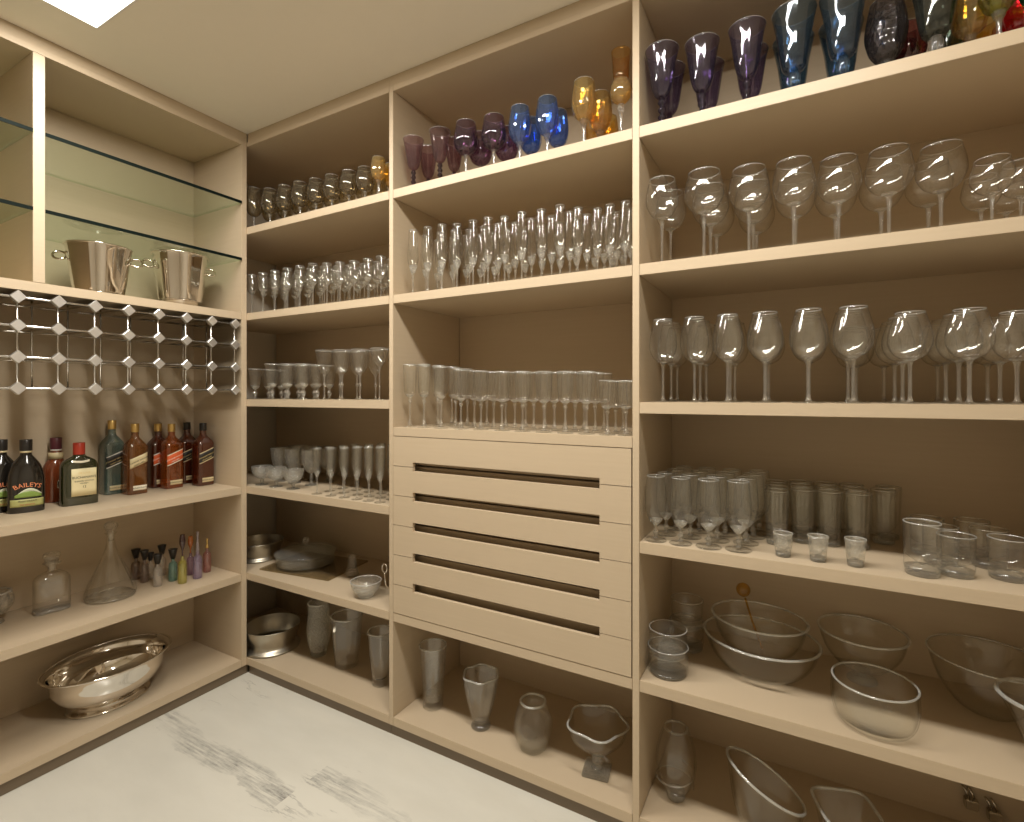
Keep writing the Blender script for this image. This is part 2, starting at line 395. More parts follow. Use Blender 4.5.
# drawers with finger slots cut between neighbouring fronts
DX0, DX1 = P1[1] + 0.002, P2[0] - 0.003
SX0, SX1 = -1.228, -0.516
dz = [1.125, 1.0145, 0.905, 0.795, 0.684, 0.5735, 0.4665]
dnames = ['top drawer front under the footed glasses', 'second drawer front from the top', 'third drawer front from the top', 'fourth drawer front from the top', 'fifth drawer front from the top', 'bottom drawer front']
for i in range(6):
    zt, zb = dz[i] - 0.001, dz[i + 1] + 0.001
    cut_t = 0.014 if i > 0 else 0; cut_b = 0.017 if i < 5 else 0
    pts = [(DX0, zb)]
    if cut_b: pts += [(SX0, zb), (SX0, zb + cut_b), (SX1, zb + cut_b), (SX1, zb)]
    pts += [(DX1, zb), (DX1, zt)]
    if cut_t: pts += [(SX1, zt), (SX1, zt - cut_t), (SX0, zt - cut_t), (SX0, zt)]
    pts += [(DX0, zt)]
    bm = bmesh.new()
    f = bm.faces.new([bm.verts.new((x, YB - 0.001, z)) for x, z in pts])
    r = bmesh.ops.extrude_face_region(bm, geom=[f])
    bmesh.ops.translate(bm, vec=(0, 0.014, 0), verts=[v for v in r['geom'] if isinstance(v, bmesh.types.BMVert)])
    lx, ly = drawer_bay.location[0], drawer_bay.location[1]
    o = obj('drawer', None, drawer_bay, (0, 0, 0))
    obj('drawer_front', to_mesh(bm, 'drawer_front', M['wood']), o, (-lx, -ly, 0))
    bm = bmesh.new()
    zz0, zz1 = dz[i + 1] + 0.003, dz[i] - 0.003
    box_into(bm, DX0 + 0.03, DX1 - 0.03, YB + 0.042, YB + 0.38, zz0, zz1)
    obj('drawer_box', to_mesh(bm, 'drawer_box', M['wood']), o, (-lx, -ly, 0))

# side shelving, running toward the viewer along the left wall
A_L = 'beige side shelving along the left wall with glass shelves, wine rack and bottles'
ua = thing('shelving_unit', A_L, 'shelving', ((XA + XA2) / 2, 0.0, 0))
YE = 1.425
bpart(ua, 'side_panel', XA2, XA, YE, YB - 0.0005, 0.043, FZ + 0.02)
for a, b in ((-0.75, -0.725),): bpart(ua, 'side_panel', XA2, XA, a, b, 0.043, FZ + 0.02)
for (a, b) in ((0.70, 0.731), (-0.04, -0.01)):
    bpart(ua, 'divider', XA2, XA, a, b, 1.6525, FZ - E_)
bpart(ua, 'divider', XA2, XA - 0.0004, -0.04, -0.01, 0.0755, 1.619)
for z in (1.652,): bpart(ua, 'shelf_board', XA2, XA - 0.0004, -0.7245, YE - E_, z - TH, z)
for z in (0.860, 0.465):
    bpart(ua, 'shelf_board', XA2, XA - 0.0004, -0.0095, YE - E_, z - TH, z)
    bpart(ua, 'shelf_board', XA2, XA - 0.0004, -0.7245, -0.0405, z - TH, z)
bpart(ua, 'base_board', XA2, XA - 0.0004, -0.7245, YE - E_, 0.043, SH[5])
bpart(ua, 'back_panel', XA2 - 0.02, XA2, -0.75, YB, 0.043, FZ)
bpart(ua, 'top_panel', XA2, XA, -0.7245, YE - E_, FZ, FZ + 0.02)
bpart(ua, 'cornice', XA - 0.03, XA - 0.004, -0.75, YB + 0.004, FZ + 0.0205, H_ROOM)
bpart(ua, 'plinth', XA - 0.03, XA - 0.012, -0.75, YB + 0.012, 0, 0.0425, 'plinth')
for i, (a, b) in enumerate(((0.7315, YE - E_), (-0.0095, 0.6995))):
    for j, z in enumerate((2.158, 1.900)):
        g = bpart(ua, 'glass_shelf', XA2 + 0.003, XA + 0.0004, a, b, z - 0.012, z - 0.0002, 'plate_glass', 0)
        e = box_mesh('polished_edge', M['glass_edge'], XA + 0.0005, XA + 0.0035, a, b, z - 0.012, z)
        obj('polished_edge', e, g)

# ---------------------------------------------------------------- glass kinds: list of (part name, mesh)
K = {}
def foot_prof(r, h=0.006, z0=0.0, rs=0.004):
    return [(0, z0), (r * 0.96, z0), (r, z0 + 0.0012), (r * 0.97, z0 + 0.0022), (r * 0.5, z0 + h * 0.6), (rs * 1.6, z0 + h), (0, z0 + h)]
def kind(name, H, R, parts): K[name] = dict(H=H, R=R, parts=parts)
def stem_kind(name, H, fr, stem, bowl, gm='clear', sm='solid', t=0.0013, tb=0.004, seg=28, fn=None, smooth=True, sfn=None, fm=None, cut=None):
    bowl_s = crv(bowl, 5)
    R = max(max(r for r, z in bowl_s), fr)
    fm = fm or (gm if gm in ('clear', 'clear2') else sm)
    rr = bowl_s[-1][0] - t * 0.5
    rim = [('rim', tube_mesh('rim', M['rim'], [(rr * math.cos(2 * PI * a / 32), rr * math.sin(2 * PI * a / 32), H) for a in range(32)], 0.0011, 6, True))]
    if cut:  # bright plug inside the bowl bottom, added for its white glint
        z0 = bowl_s[0][1]
        low = [(r * 0.93, z) for r, z in bowl_s if z0 + 0.0005 < z < cut]
        rim.append(('glint_cut_base', lathe_mesh('glint_cut_base', M['sparkle'], [(0, z0 + 0.0006)] + low + [(0, low[-1][1] + 0.001)], seg, fn, False)))
    kind(name, H, R, rim + [('bowl', lathe_mesh('bowl', M[gm], hollow(bowl_s, t, tb), seg, fn, smooth)),
                      ('stem', lathe_mesh('stem', M[sm], [(0, stem[0][1])] + crv(stem, 3) + [(0, stem[-1][1])], 12, sfn)),
                      ('foot', lathe_mesh('foot', M[fm], foot_prof(fr, stem[0][1]), seg))])
stem_kind('balloon', 0.245, 0.040, [(0.008, 0.006), (0.0045, 0.014), (0.004, 0.07), (0.0055, 0.115), (0.009, 0.131)],
          [(0, 0.131), (0.010, 0.132), (0.037, 0.146), (0.0545, 0.177), (0.0535, 0.207), (0.044, 0.245)], tb=0.006, cut=0.1365)
stem_kind('red_wine', 0.23, 0.037, [(0.008, 0.006), (0.0042, 0.016), (0.0038, 0.07), (0.005, 0.098), (0.008, 0.107)],
          [(0, 0.107), (0.008, 0.108), (0.030, 0.122), (0.0425, 0.148), (0.0425, 0.176), (0.036, 0.205), (0.029, 0.23)], tb=0.006, cut=0.1125)
def flute8(th, r, z): return (r * (1 + 0.05 * math.cos(8 * th)) if z < 0.135 else r, z)
stem_kind('flute', 0.235, 0.0225, [(0.007, 0.006), (0.0035, 0.014), (0.0032, 0.055), (0.006, 0.062), (0.0035, 0.068), (0.007, 0.078)],
          [(0, 0.078), (0.007, 0.079), (0.013, 0.095), (0.0195, 0.125), (0.0205, 0.155), (0.0185, 0.195), (0.0155, 0.235)], seg=24, t=0.0016, tb=0.030, fn=flute8, gm='clear2', cut=0.108)
stem_kind('footed_tumbler', 0.20, 0.029, [(0.013, 0.006), (0.006, 0.010), (0.009, 0.016), (0.0045, 0.024), (0.004, 0.075), (0.009, 0.083), (0.0045, 0.090), (0.009, 0.096)],
          [(0, 0.096), (0.010, 0.097), (0.022, 0.108), (0.0265, 0.13), (0.028, 0.165), (0.029, 0.20)], seg=24, tb=0.012, gm='clear2', cut=0.108, fn=lambda th, r, z: (r * (1 + 0.03 * math.cos(8 * th)), z))
stem_kind('pilsner', 0.185, 0.036, [(0.009, 0.006), (0.005, 0.014), (0.009, 0.022), (0.005, 0.030), (0.008, 0.044)],
          [(0, 0.044), (0.008, 0.045), (0.023, 0.062), (0.0325, 0.088), (0.034, 0.12), (0.031, 0.16), (0.0285, 0.185)], tb=0.018, gm='clear2', cut=0.064)
stem_kind('brandy', 0.15, 0.030, [(0.008, 0.005), (0.0045, 0.012), (0.004, 0.035), (0.008, 0.048)],
          [(0, 0.048), (0.008, 0.049), (0.026, 0.060), (0.0365, 0.085), (0.0345, 0.115), (0.027, 0.15)], gm='smoke')
stem_kind('port', 0.18, 0.027, [(0.006, 0.005), (0.0035, 0.012), (0.0032, 0.080), (0.007, 0.092)],
          [(0, 0.092), (0.007, 0.093), (0.018, 0.105), (0.025, 0.128), (0.024, 0.152), (0.0205, 0.18)], seg=22, gm='clear2', tb=0.012, cut=0.106)
stem_kind('footed_goblet', 0.148, 0.029, [(0.010, 0.005), (0.005, 0.012), (0.011, 0.026), (0.005, 0.040), (0.010, 0.050)],
          [(0, 0.050), (0.010, 0.051), (0.020, 0.062), (0.0255, 0.085), (0.029, 0.115), (0.033, 0.148)], seg=24, gm='clear2', tb=0.014, t=0.002, cut=0.066)
stem_kind('tulip_wine', 0.20, 0.032, [(0.007, 0.005), (0.0035, 0.013), (0.0035, 0.050), (0.0075, 0.060), (0.0038, 0.070), (0.004, 0.092), (0.008, 0.103)],
          [(0, 0.103), (0.008, 0.104), (0.022, 0.118), (0.029, 0.14), (0.032, 0.17), (0.037, 0.20)], gm='clear2')
stem_kind('martini', 0.20, 0.034, [(0.007, 0.005), (0.0035, 0.013), (0.0033, 0.115), (0.007, 0.132)],
          [(0, 0.132), (0.007, 0.133), (0.024, 0.144), (0.036, 0.162), (0.043, 0.182), (0.048, 0.20)], gm='clear2')
stem_kind('ribbed_flute', 0.195, 0.028, [(0.007, 0.005), (0.0038, 0.012), (0.0035, 0.060), (0.007, 0.074)],
          [(0, 0.074), (0.007, 0.075), (0.015, 0.092), (0.0205, 0.115), (0.0215, 0.15), (0.0225, 0.195)], seg=24, gm='clear2', tb=0.024, cut=0.100, fn=lambda th, r, z: (r * (1 + 0.03 * math.cos(10 * th)), z))
stem_kind('coupe', 0.105, 0.033, [(0.010, 0.006), (0.006, 0.014), (0.010, 0.024), (0.008, 0.034)],
          [(0, 0.034), (0.008, 0.035), (0.030, 0.045), (0.045, 0.066), (0.050, 0.088), (0.052, 0.105)], gm='crystal', sm='crystal', t=0.003, tb=0.006)
# coloured goblets
def beaded(z0, z1, n, r, ra): 
    out = []
    for i in range(n * 4 + 1):
        z = z0 + (z1 - z0) * i / (n * 4); out.append((r + ra * (0.5 - 0.5 * math.cos(2 * PI * i / 4)), z))
    return out
for nm, gm, sm in (('goblet_purple', 'purple', 'purple_s'), ('goblet_mauve', 'mauve', 'mauve_s')):
    stem_kind(nm, 0.232, 0.038, beaded(0.006, 0.092, 4, 0.006, 0.007),
              [(0, 0.092), (0.008, 0.0925), (0.021, 0.102), (0.031, 0.125), (0.038, 0.165), (0.0445, 0.205), (0.0505, 0.232)], gm=gm, sm=sm, t=0.0018)
for nm, gm, sm in (('goblet_blue', 'bluegrey', 'blue_s'), ('goblet_dark', 'black_g', 'solid')):
    stem_kind(nm, 0.245, 0.038, [(0.009, 0.006), (0.005, 0.02), (0.012, 0.045), (0.016, 0.070), (0.012, 0.085)],
              [(0, 0.085), (0.012, 0.086), (0.028, 0.096), (0.036, 0.13), (0.042, 0.175), (0.050, 0.215), (0.056, 0.245)], gm=gm, sm=sm, t=0.002,
              fn=lambda th, r, z: (r * (1 + 0.008 * math.cos(6 * th)), z))
for nm, gm in (('roemer_purple', 'plum'), ('roemer_maroon', 'maroon')):
    stem_kind(nm, 0.20, 0.034, [(0.008, 0.006), (0.0045, 0.014), (0.0045, 0.075), (0.009, 0.088)],
              [(0, 0.088), (0.009, 0.089), (0.029, 0.103), (0.040, 0.130), (0.0385, 0.158), (0.031, 0.20)], gm=gm)
def cut12(th, r, z): return (r * (1 - 0.05 * abs(math.sin(6 * th))), z)
for nm, gm in (('cut_blue', 'blue'), ('cut_gold', 'gold'), ('cut_red', 'red'), ('cut_lime', 'lime'), ('cut_green', 'green')):
    stem_kind(nm, 0.21, 0.034, [(0.009, 0.006), (0.005, 0.014), (0.0055, 0.075), (0.010, 0.085), (0.014, 0.100)],
              [(0, 0.095), (0.014, 0.097), (0.030, 0.115), (0.0365, 0.145), (0.034, 0.178), (0.029, 0.21)], gm=gm, fn=cut12, smooth=False, seg=36, t=0.002)
stem_kind('cut_grey', 0.235, 0.038, [(0.009, 0.006), (0.006, 0.014), (0.006, 0.06), (0.016, 0.085)],
          [(0, 0.085), (0.016, 0.086), (0.034, 0.105), (0.046, 0.150), (0.044, 0.19), (0.036, 0.235)], gm='grey', fn=cut12, smooth=False, seg=36, t=0.003)
# tall amber hock glass: cylinder over a frosted ball on a clear stem
_b = crv([(0, 0.105), (0.010, 0.106), (0.030, 0.122), (0.036, 0.145), (0.030, 0.168), (0.0235, 0.178)], 5)
_c = crv([(0.0, 0.176), (0.0235, 0.178), (0.028, 0.195), (0.030, 0.225), (0.034, 0.262)], 5)
kind('tall_amber', 0.262, 0.038, [('bowl', lathe_mesh('bowl', M['amber'], hollow(_c, 0.002, 0.003), 28, cut12)),
     ('lower_bowl', lathe_mesh('lower_bowl', M['gold'], hollow(_b, 0.002, 0.004), 28)),
     ('stem', lathe_mesh('stem', M['solid'], [(0, 0.006)] + crv([(0.009, 0.006), (0.005, 0.02), (0.006, 0.075), (0.013, 0.09), (0.010, 0.105)], 3) + [(0, 0.105)], 12)),
     ('foot', lathe_mesh('foot', M['solid'], foot_prof(0.036), 28))])
# tumblers: thick base then thin wall, one mesh each for wall and base
def tumbler_kind(name, H, rb, rt, base, gm='clear2', sm='solid', fn=None, smooth=True, seg=28, t=0.0022):
    wall = hollow([(0, base * 0.5)] + [(rb * 0.93, base * 0.5), (rb, base)] + [(rb + (rt - rb) * i / 4, base + (H - base) * i / 4) for i in range(1, 5)], t, base * 0.5)
    kind(name, H, max(rb, rt), [('rim', tube_mesh('rim', M['rim'], [((rt - t * 0.5) * math.cos(2 * PI * a / 32), (rt - t * 0.5) * math.sin(2 * PI * a / 32), H) for a in range(32)], 0.0013, 6, True)), ('wall', lathe_mesh('wall', M[gm], wall, seg, fn, smooth)),
         ('base', lathe_mesh('base', M[sm], [(0, 0), (rb * 0.88, 0), (rb * 0.95, 0.002), (rb * 0.96, base * 0.95), (0, base * 0.95)], seg, fn, smooth))])
def rib16(th, r, z): return (r * (1 + 0.035 * math.cos(12 * th)), z)
tumbler_kind('highball', 0.150, 0.029, 0.034, 0.012, fn=rib16, seg=64)
tumbler_kind('rocks', 0.095, 0.041, 0.043, 0.016, sm='solid')
tumbler_kind('shot', 0.062, 0.019, 0.024, 0.012, gm='crystal')

def spawn(kname, oname, label, cat, group, X, Y, z, H=None, R=None, rot=0.0):
    k = K[kname]; s = (H or k['H']) / k['H']; sr = (R / k['R']) if R else s
    root = thing(oname, label, cat, (X, Y, z), rot, group, (sr, sr, s))
    for pn, me in k['parts']:
        if isinstance(me, tuple):
            p = obj(pn, me[0], root)
            for qn, qm in me[1]: obj(qn, qm, p)
        else: obj(pn, me, root)
    return root

ORD = ['first', 'second', 'third', 'fourth', 'fifth', 'sixth', 'seventh', 'eighth', 'ninth', 'tenth', 'eleventh', 'twelfth', 'thirteenth', 'fourteenth', 'fifteenth', 'sixteenth',
       'seventeenth', 'eighteenth', 'nineteenth', 'twentieth', 'twenty-first', 'twenty-second', 'twenty-third', 'twenty-fourth', 'twenty-fifth', 'twenty-sixth']
placed = {}
def free(shelf, X, Y, R):
    return all((X - a) ** 2 + (Y - b) ** 2 >= (R + c + 0.0018) ** 2 for a, b, c in placed.get(shelf, []))
def settle(shelf, X, Y, R, ymax=YB2 - 0.004, xmin=-9, xmax=9, ymin=YB + 0.004):
    """keep a glass on its sight line from the eye but slide it off its neighbours"""
    X0, Y0 = X, Y
    for d in range(0, 60):
        for sgn in (1, -1):
            f = 1 + sgn * d * 0.004
            x, y = X0 * f, Y0 * f
            if y + R <= ymax and y - R >= ymin and x - R >= xmin and x + R <= xmax and free(shelf, x, y, R):
                placed.setdefault(shelf, []).append((x, y, R)); return x, y
    for d in range(0, 40):      # else step sideways, then back
        for e in range(0, 16):
            for sgn in (1, -1):
                x, y = X0 + sgn * d * 0.004, Y0 + e * 0.006
                if y + R <= ymax and y - R >= ymin and x - R >= xmin and x + R <= xmax and free(shelf, x, y, R):
                    placed.setdefault(shelf, []).append((x, y, R)); return x, y
    return None
def rows(shelf, z, kname, oname, cat, desc, where, group, front, H=None, R=None, s=None, back=0, dy=None, xmin=-9, xmax=9, from_='from corner', start=0, jit=0.004):
    """front: (pixel column, pixel row of the rim[, copies behind]); the row behind stands straight behind each"""
    k = K[kname]; made = []
    fr = sorted(front, key=lambda p: p[0])
    cells = []
    for i, p in enumerate(fr):
        px, py = p[0], p[1]; nb = p[2] if len(p) > 2 else back
        h = H or k['H']; r = R if R else k['R'] * h / k['H']
        if s is None:
            kk = (z + h - EYE) * 512.0 / (394.5 - py) + 0.7 * r; dx, dy_, _ = ray(px); X, Y = dx * kk, dy_ * kk
            if Y < YB + r + 0.006: X, kk = atY(px, YB + r + 0.006); Y = YB + r + 0.006
            if Y > YB2 - r - 0.006: X, kk = atY(px, YB2 - r - 0.006); Y = YB2 - r - 0.006
            hh = h
        else:
            Y = YB + s + r; X, kk = atY(px, Y); hh = ztop(py, kk - 0.7 * r) - z
        cells.append((i, X, Y, hh, r, nb))
    rown = ['front row', 'second row', 'third row', 'fourth row', 'fifth row', 'sixth row']
    for lvl in range(6):
        n = 0
        for i, X, Y, hh, r, nb in cells:
            if lvl > nb: continue
            step = dy or (2 * r + 0.004)
            x = X + (random.uniform(-jit, jit) if lvl else 0); y = Y + lvl * step
            if y + r > YB2 - 0.004: continue
            q = settle(shelf, x, y, r, xmin=xmin, xmax=xmax)
            if q is None:
                print('NO ROOM', shelf, kname, i, lvl); continue
            lab = f"{desc}, {ORD[n + (start if lvl == 0 else 0)]} {from_} in {rown[lvl]}, {where}"
            n += 1
            made.append(spawn(kname, oname, lab, cat, group, q[0], q[1], z, hh, r, random.uniform(0, 6.28)))
    return made

# ================================================================ wide bay (right)
XL3, XR3 = P2[1] + 0.0015, P3[0] - 0.004
S3 = dict(xmin=XL3, xmax=XR3)
# top shelf: coloured goblets
g1 = 'coloured goblets on the top shelf of the wide bay'; wh = 'top shelf of wide bay'
rows('w0', SH[0], 'goblet_purple', 'goblet', 'goblet', 'purple beaded goblet', wh, g1, [(662, 49, 1), (702, 36, 1), (747, 19.5, 1)], dy=0.115, R=0.0475, **S3)
rows('w0', SH[0], 'goblet_blue', 'goblet', 'goblet', 'steel blue goblet', wh, g1, [(794, 2, 1), (843, -16, 1)], R=0.0535, dy=0.125, **S3)
rows('w0', SH[0], 'cut_grey', 'goblet', 'goblet', 'grey cut goblet', wh, g1, [(886, -6, 0)], **S3)
rows('w0', SH[0], 'roemer_maroon', 'goblet', 'goblet', 'maroon goblet', wh, g1, [(908, 10, 1)], **S3)
rows('w0', SH[0], 'goblet_dark', 'goblet', 'goblet', 'black green goblet', wh, g1, [(936, -38, 1)], dy=0.125, **S3)
rows('w0', SH[0], 'cut_gold', 'goblet', 'goblet', 'gold cut goblet', wh, g1, [(970, -10, 1), (984, 0, 0)], **S3)
rows('w0', SH[0], 'cut_lime', 'goblet', 'goblet', 'yellow green cut goblet', wh, g1, [(999, -40, 0)], **S3)
rows('w0', SH[0], 'cut_red', 'goblet', 'goblet', 'ruby cut goblet', wh, g1, [(1020, -20, 1)], **S3)
rows('w0', SH[0], 'cut_green', 'goblet', 'goblet', 'emerald cut goblet', wh, g1, [(1040, -60, 0)], **S3)
# second shelf: balloons
g2 = 'large wine balloons on the second shelf of the wide bay'; wh = 'second shelf of wide bay'
rows('w1', SH[1], 'balloon', 'wine_balloon', 'wine glass', 'large clear wine balloon', wh, g2,
     [(662, 174, 1)], dy=0.112, R=0.0455, **S3)
rows('w1', SH[1], 'balloon', 'wine_balloon', 'wine glass', 'small clear wine balloon', wh, 'smaller wine balloons at the end of the second shelf',
     [(992, 154, 1), (1021, 150, 1)], H=0.178, R=0.041, dy=0.09, **S3)
rows('w1', SH[1], 'balloon', 'wine_balloon', 'wine glass', 'broad clear wine balloon', wh, g2,
     [(704, 167.5, 2), (749, 164, 2), (793.7, 156.5, 1), (838.6, 154, 1), (889, 144, 2), (941, 133, 1)], dy=0.118, R=0.0525, **S3)
# third shelf: red wine glasses
wh = 'third shelf of wide bay'
rows('w2', SH[2], 'red_wine', 'wine_glass', 'wine glass', 'slim red wine glass', wh, 'red wine glasses on the third shelf of the wide bay',
     [(663, 319), (694.5, 316.5), (727.6, 314)], s=0.005, R=0.0385, back=2, dy=0.095, **S3)
rows('w2', SH[2], 'red_wine', 'wine_glass', 'wine glass', 'broad red wine glass', wh, 'red wine glasses on the third shelf of the wide bay',
     [(765, 311, 2), (808.7, 307.8, 2), (853.3, 305, 1), (910, 310.5, 2), (969.5, 307, 2), (1017, 308, 2)], s=0.002, R=0.044, dy=0.10, **S3)
rows('w2', SH[2], 'red_wine', 'wine_glass', 'wine glass', 'lone inner red wine glass', wh, 'red wine glasses on the third shelf of the wide bay',
     [(884, 318, 2), (937.5, 314, 2)], s=0.075, R=0.042, dy=0.10, **S3)
# fourth shelf: pilsner glasses, highballs, shot glasses, rocks glasses
wh = 'fourth shelf of wide bay'
def onshelf(shelf, z, kname, oname, cat, label, group, px, ybase, ytop, wpx=None, R=None, rot=0.0, H=None, **lim):
    X, Y, k = atz(px, ybase, z)
    h = H or (ztop(ytop, k) - z); r = R or (rad(wpx, px, k) if wpx else K[kname]['R'] * h / K[kname]['H'])
    q = settle(shelf, X, Y, r, **lim)
    if q is None: print('NO ROOM', label); q = (X, Y)
    return spawn(kname, oname, label, cat, group, q[0], q[1], z, h, r, rot)
for i, (px, yb) in enumerate(((655, 541), (680.5, 544), (708.5, 547), (738.5, 550))):
    X, Y, k = atz(px, yb, SH[3])
    pr = 0.0315 if i < 2 else 0.0345
    for lvl in range(4):
        q = settle('w3', X + 0.012 * lvl, max(Y, YB + 0.04) + lvl * 0.078, pr, **S3)
        if q is None: continue
        spawn('pilsner', 'pilsner_glass', f"clear pilsner glass, {ORD[i]} file from room corner, {['front row', 'second row', 'third row', 'fourth row'][lvl]}, {wh}", 'beer glass', 'pilsner glasses', q[0], q[1], SH[3], 0.185, pr)
for i, (px, yb, yt) in enumerate(((783, 556, 533), (818, 561, 536), (855.5, 566, 539))):
    onshelf('w3', SH[3], 'shot', 'shot_glass', 'shot glass', f"small cut shot glass, {ORD[i]} from pilsner glasses, front edge of {wh}", 'cut shot glasses', px, yb, yt, R=0.0235, rot=i, **S3)
for i, (px, yb) in enumerate(((956, 575), (1008, 579))):
    X, Y, k = atz(px, yb, SH[3])
    for lvl in range(3):
        q = settle('w3', X - 0.012 * lvl, Y + lvl * 0.088, 0.0365, **S3)
        if q: spawn('rocks', 'whisky_tumbler', f"short heavy based whisky tumbler, {ORD[i]} file, {['front row', 'second row', 'third row'][lvl]}, beyond tall ribbed tumblers", 'tumbler', 'short whisky tumblers', q[0], q[1], SH[3], 0.093, 0.0365)
onshelf('w3', SH[3], 'rocks', 'whisky_tumbler', 'tumbler', 'short whisky tumbler standing alone between shot glasses and other whisky tumblers', 'short whisky tumblers', 922, 560, 512, R=0.0365, **S3)

hb = [(776, 540, 'leftmost'), (802, 541, ''), (829, 545, ''), (858, 548, '')]
for i, (px, yb) in enumerate([(777, 541), (803, 543), (830, 546), (859, 549), (889, 538)]):
    X, Y, k = atz(px, yb, SH[3])
    for lvl in range(3):
        if i == 4 and lvl > 1: continue
        q = settle('w3', X - 0.003 * lvl, Y + 0.01 + lvl * 0.074, 0.031, **S3)
        if q is None: continue
        spawn('highball', 'highball_glass', f"tall ribbed tumbler, {ORD[i]} file from pilsner glasses, {['front row', 'second row', 'third row'][lvl]}, {wh}", 'tumbler', 'tall ribbed tumblers', q[0], q[1], SH[3], 0.150, 0.031, rot=i)
# fifth shelf: stacked tumblers and bowls
def lathe_thing(shelf, oname, label, cat, group, px, ybase, z, parts, r, rot=0.0, tilt=None, **lim):
    """parts: (name, mesh); placed with its base centre on the shelf below pixel (px, ybase)"""
    X, Y, k = atz(px, ybase, z)
    q = settle(shelf, X, Y, r, **lim) or (X, Y)
    if abs(q[0] - X) > .02: print('moved', label, q, (X, Y))
    t = thing(oname, label, cat, (q[0], q[1], z), rot, group)
    for pn, me in parts: obj(pn, me, t)
    return t
def rocks_stack(px, yb, labels, r, dz, h):
    X, Y, k = atz(px, yb, SH[4])
    q = settle('w4', X, Y, r, **S3) or (X, Y)
    for j, lab in enumerate(labels):
        spawn('rocks', 'tumbler', lab, 'tumbler', 'stacked tumblers', q[0], q[1], SH[4] + j * dz, h, r - 0.0035 * j)
rocks_stack(668, 672, ['clear tumbler, lower of the front stack of two beside the nested bowls', 'clear tumbler, upper of the front stack of two beside the nested bowls'], 0.0575, 0.052, 0.078)
rocks_stack(687, 647, ['clear tumbler, lower of the rear stack of two beside the nested bowls', 'clear tumbler, upper of the rear stack of two beside the nested bowls'], 0.053, 0.068, 0.088)

def bowl_parts(outer, t=0.004, tb=0.006, gm='bowl_glass', seg=64, fn=None, sx=1, sy=1, smooth=True, rim='rim', rimr=0.0035):
    o = crv(outer, 6)
    R, Z = o[-1]
    pts = []
    for k in range(seg):
        th = 2 * PI * k / seg
        rr, zz = fn(th, R, Z) if fn else (R, Z)
        pts.append((rr * math.cos(th) * sx, rr * math.sin(th) * sy, zz))
    return [('bowl_wall', lathe_mesh('bowl_wall', M[gm], hollow(o, t, tb), seg, fn, smooth, sx, sy)),
            ('rim', tube_mesh('rim', M[rim], pts, rimr, 8, True))]
def vessel(shelf, oname, label, cat, X, Y, z, parts, rot=0.0, group=None):
    t = thing(oname, label, cat, (X, Y, z), rot, group)
    for pn, me in parts: obj(pn, me, t)
    return t
cb = (atY(760, 1.675)[0], 1.675)
vessel('w4', 'serving_bowl', 'large oval glass bowl, lower of two nested beside the stacked tumblers', 'bowl', cb[0], cb[1], SH[4],
       bowl_parts([(0, 0), (0.06, 0.0), (0.092, 0.012), (0.124, 0.05), (0.141, 0.102)], sx=1.10, sy=0.97, t=0.004), rot=R_(-10))
vessel('w4', 'serving_bowl', 'oval glass bowl, upper of two nested beside the stacked tumblers', 'bowl', cb[0] - 0.004, cb[1], SH[4] + 0.058,
       bowl_parts([(0, 0), (0.052, 0.0), (0.078, 0.012), (0.102, 0.045), (0.117, 0.100)], sx=1.10, sy=0.97, t=0.0035), rot=R_(-10))
placed.setdefault('w4', []).append((cb[0], cb[1], 0.13))
# amber spoon standing in the nested bowls
sp = thing('serving_spoon', 'amber glass spoon with round bowl end standing in the nested bowls', 'spoon', (cb[0] - 0.014, cb[1] + 0.02, SH[4] + 0.0665))
obj('handle', tube_mesh('handle', M['amber'], [(0.02, -0.02, 0.0), (-0.01, 0.02, 0.06), (-0.032, 0.05, 0.115)], 0.0032), sp)
sp_b = lathe_mesh('spoon_bowl', M['amber'], crv([(0, -0.022), (0.016, -0.012), (0.021, 0.004), (0.014, 0.018), (0, 0.024)], 4), 20)
obj('spoon_bowl', sp_b, sp, (-0.038, 0.058, 0.135))
X, Y, k = atz(862, 672, SH[4])
vessel('w4', 'footed_bowl', 'shallow clear glass bowl on small foot behind the straight sided bowl', 'bowl', atY(862, 1.765)[0], 1.765, SH[4],
       bowl_parts([(0, 0.032), (0.03, 0.033), (0.065, 0.05), (0.094, 0.09), (0.108, 0.140)], t=0.003) +
       [('foot', lathe_mesh('foot', M['solid'], [(0, 0), (0.038, 0), (0.036, 0.006), (0.018, 0.018), (0.020, 0.0315), (0, 0.0315)], 28))])
X, Y, k = atz(872, 712, SH[4])
BX, BY = atY(874, 1.545)[0], 1.545
vessel('w4', 'round_bowl', 'clear straight sided glass bowl with thick base near front edge of fifth shelf', 'bowl', BX, BY, SH[4],
       bowl_parts([(0, 0), (0.062, 0.0), (0.079, 0.010), (0.089, 0.035), (0.092, 0.07), (0.0885, 0.105)], t=0.004, tb=0.012, rimr=0.0026) )
X2 = atY(988, 1.748)[0]
vessel('w4', 'wide_bowl', 'very wide shallow thin glass bowl behind the thick rimmed vase', 'bowl', X2, 1.748, SH[4],
       bowl_parts([(0, 0), (0.04, 0.0), (0.07, 0.02), (0.103, 0.07), (0.124, 0.140)], t=0.003, rimr=0.0022))
X3 = atY(1024, 1.54)[0]
vessel('w4', 'flared_vase', 'thick rimmed flared conical glass vase at the far end of the fifth shelf', 'vase', X3 + 0.042, 1.54, SH[4],
       bowl_parts([(0, 0), (0.030, 0.0), (0.034, 0.02), (0.05, 0.07), (0.086, 0.150)], t=0.006, tb=0.02, rimr=0.0045))

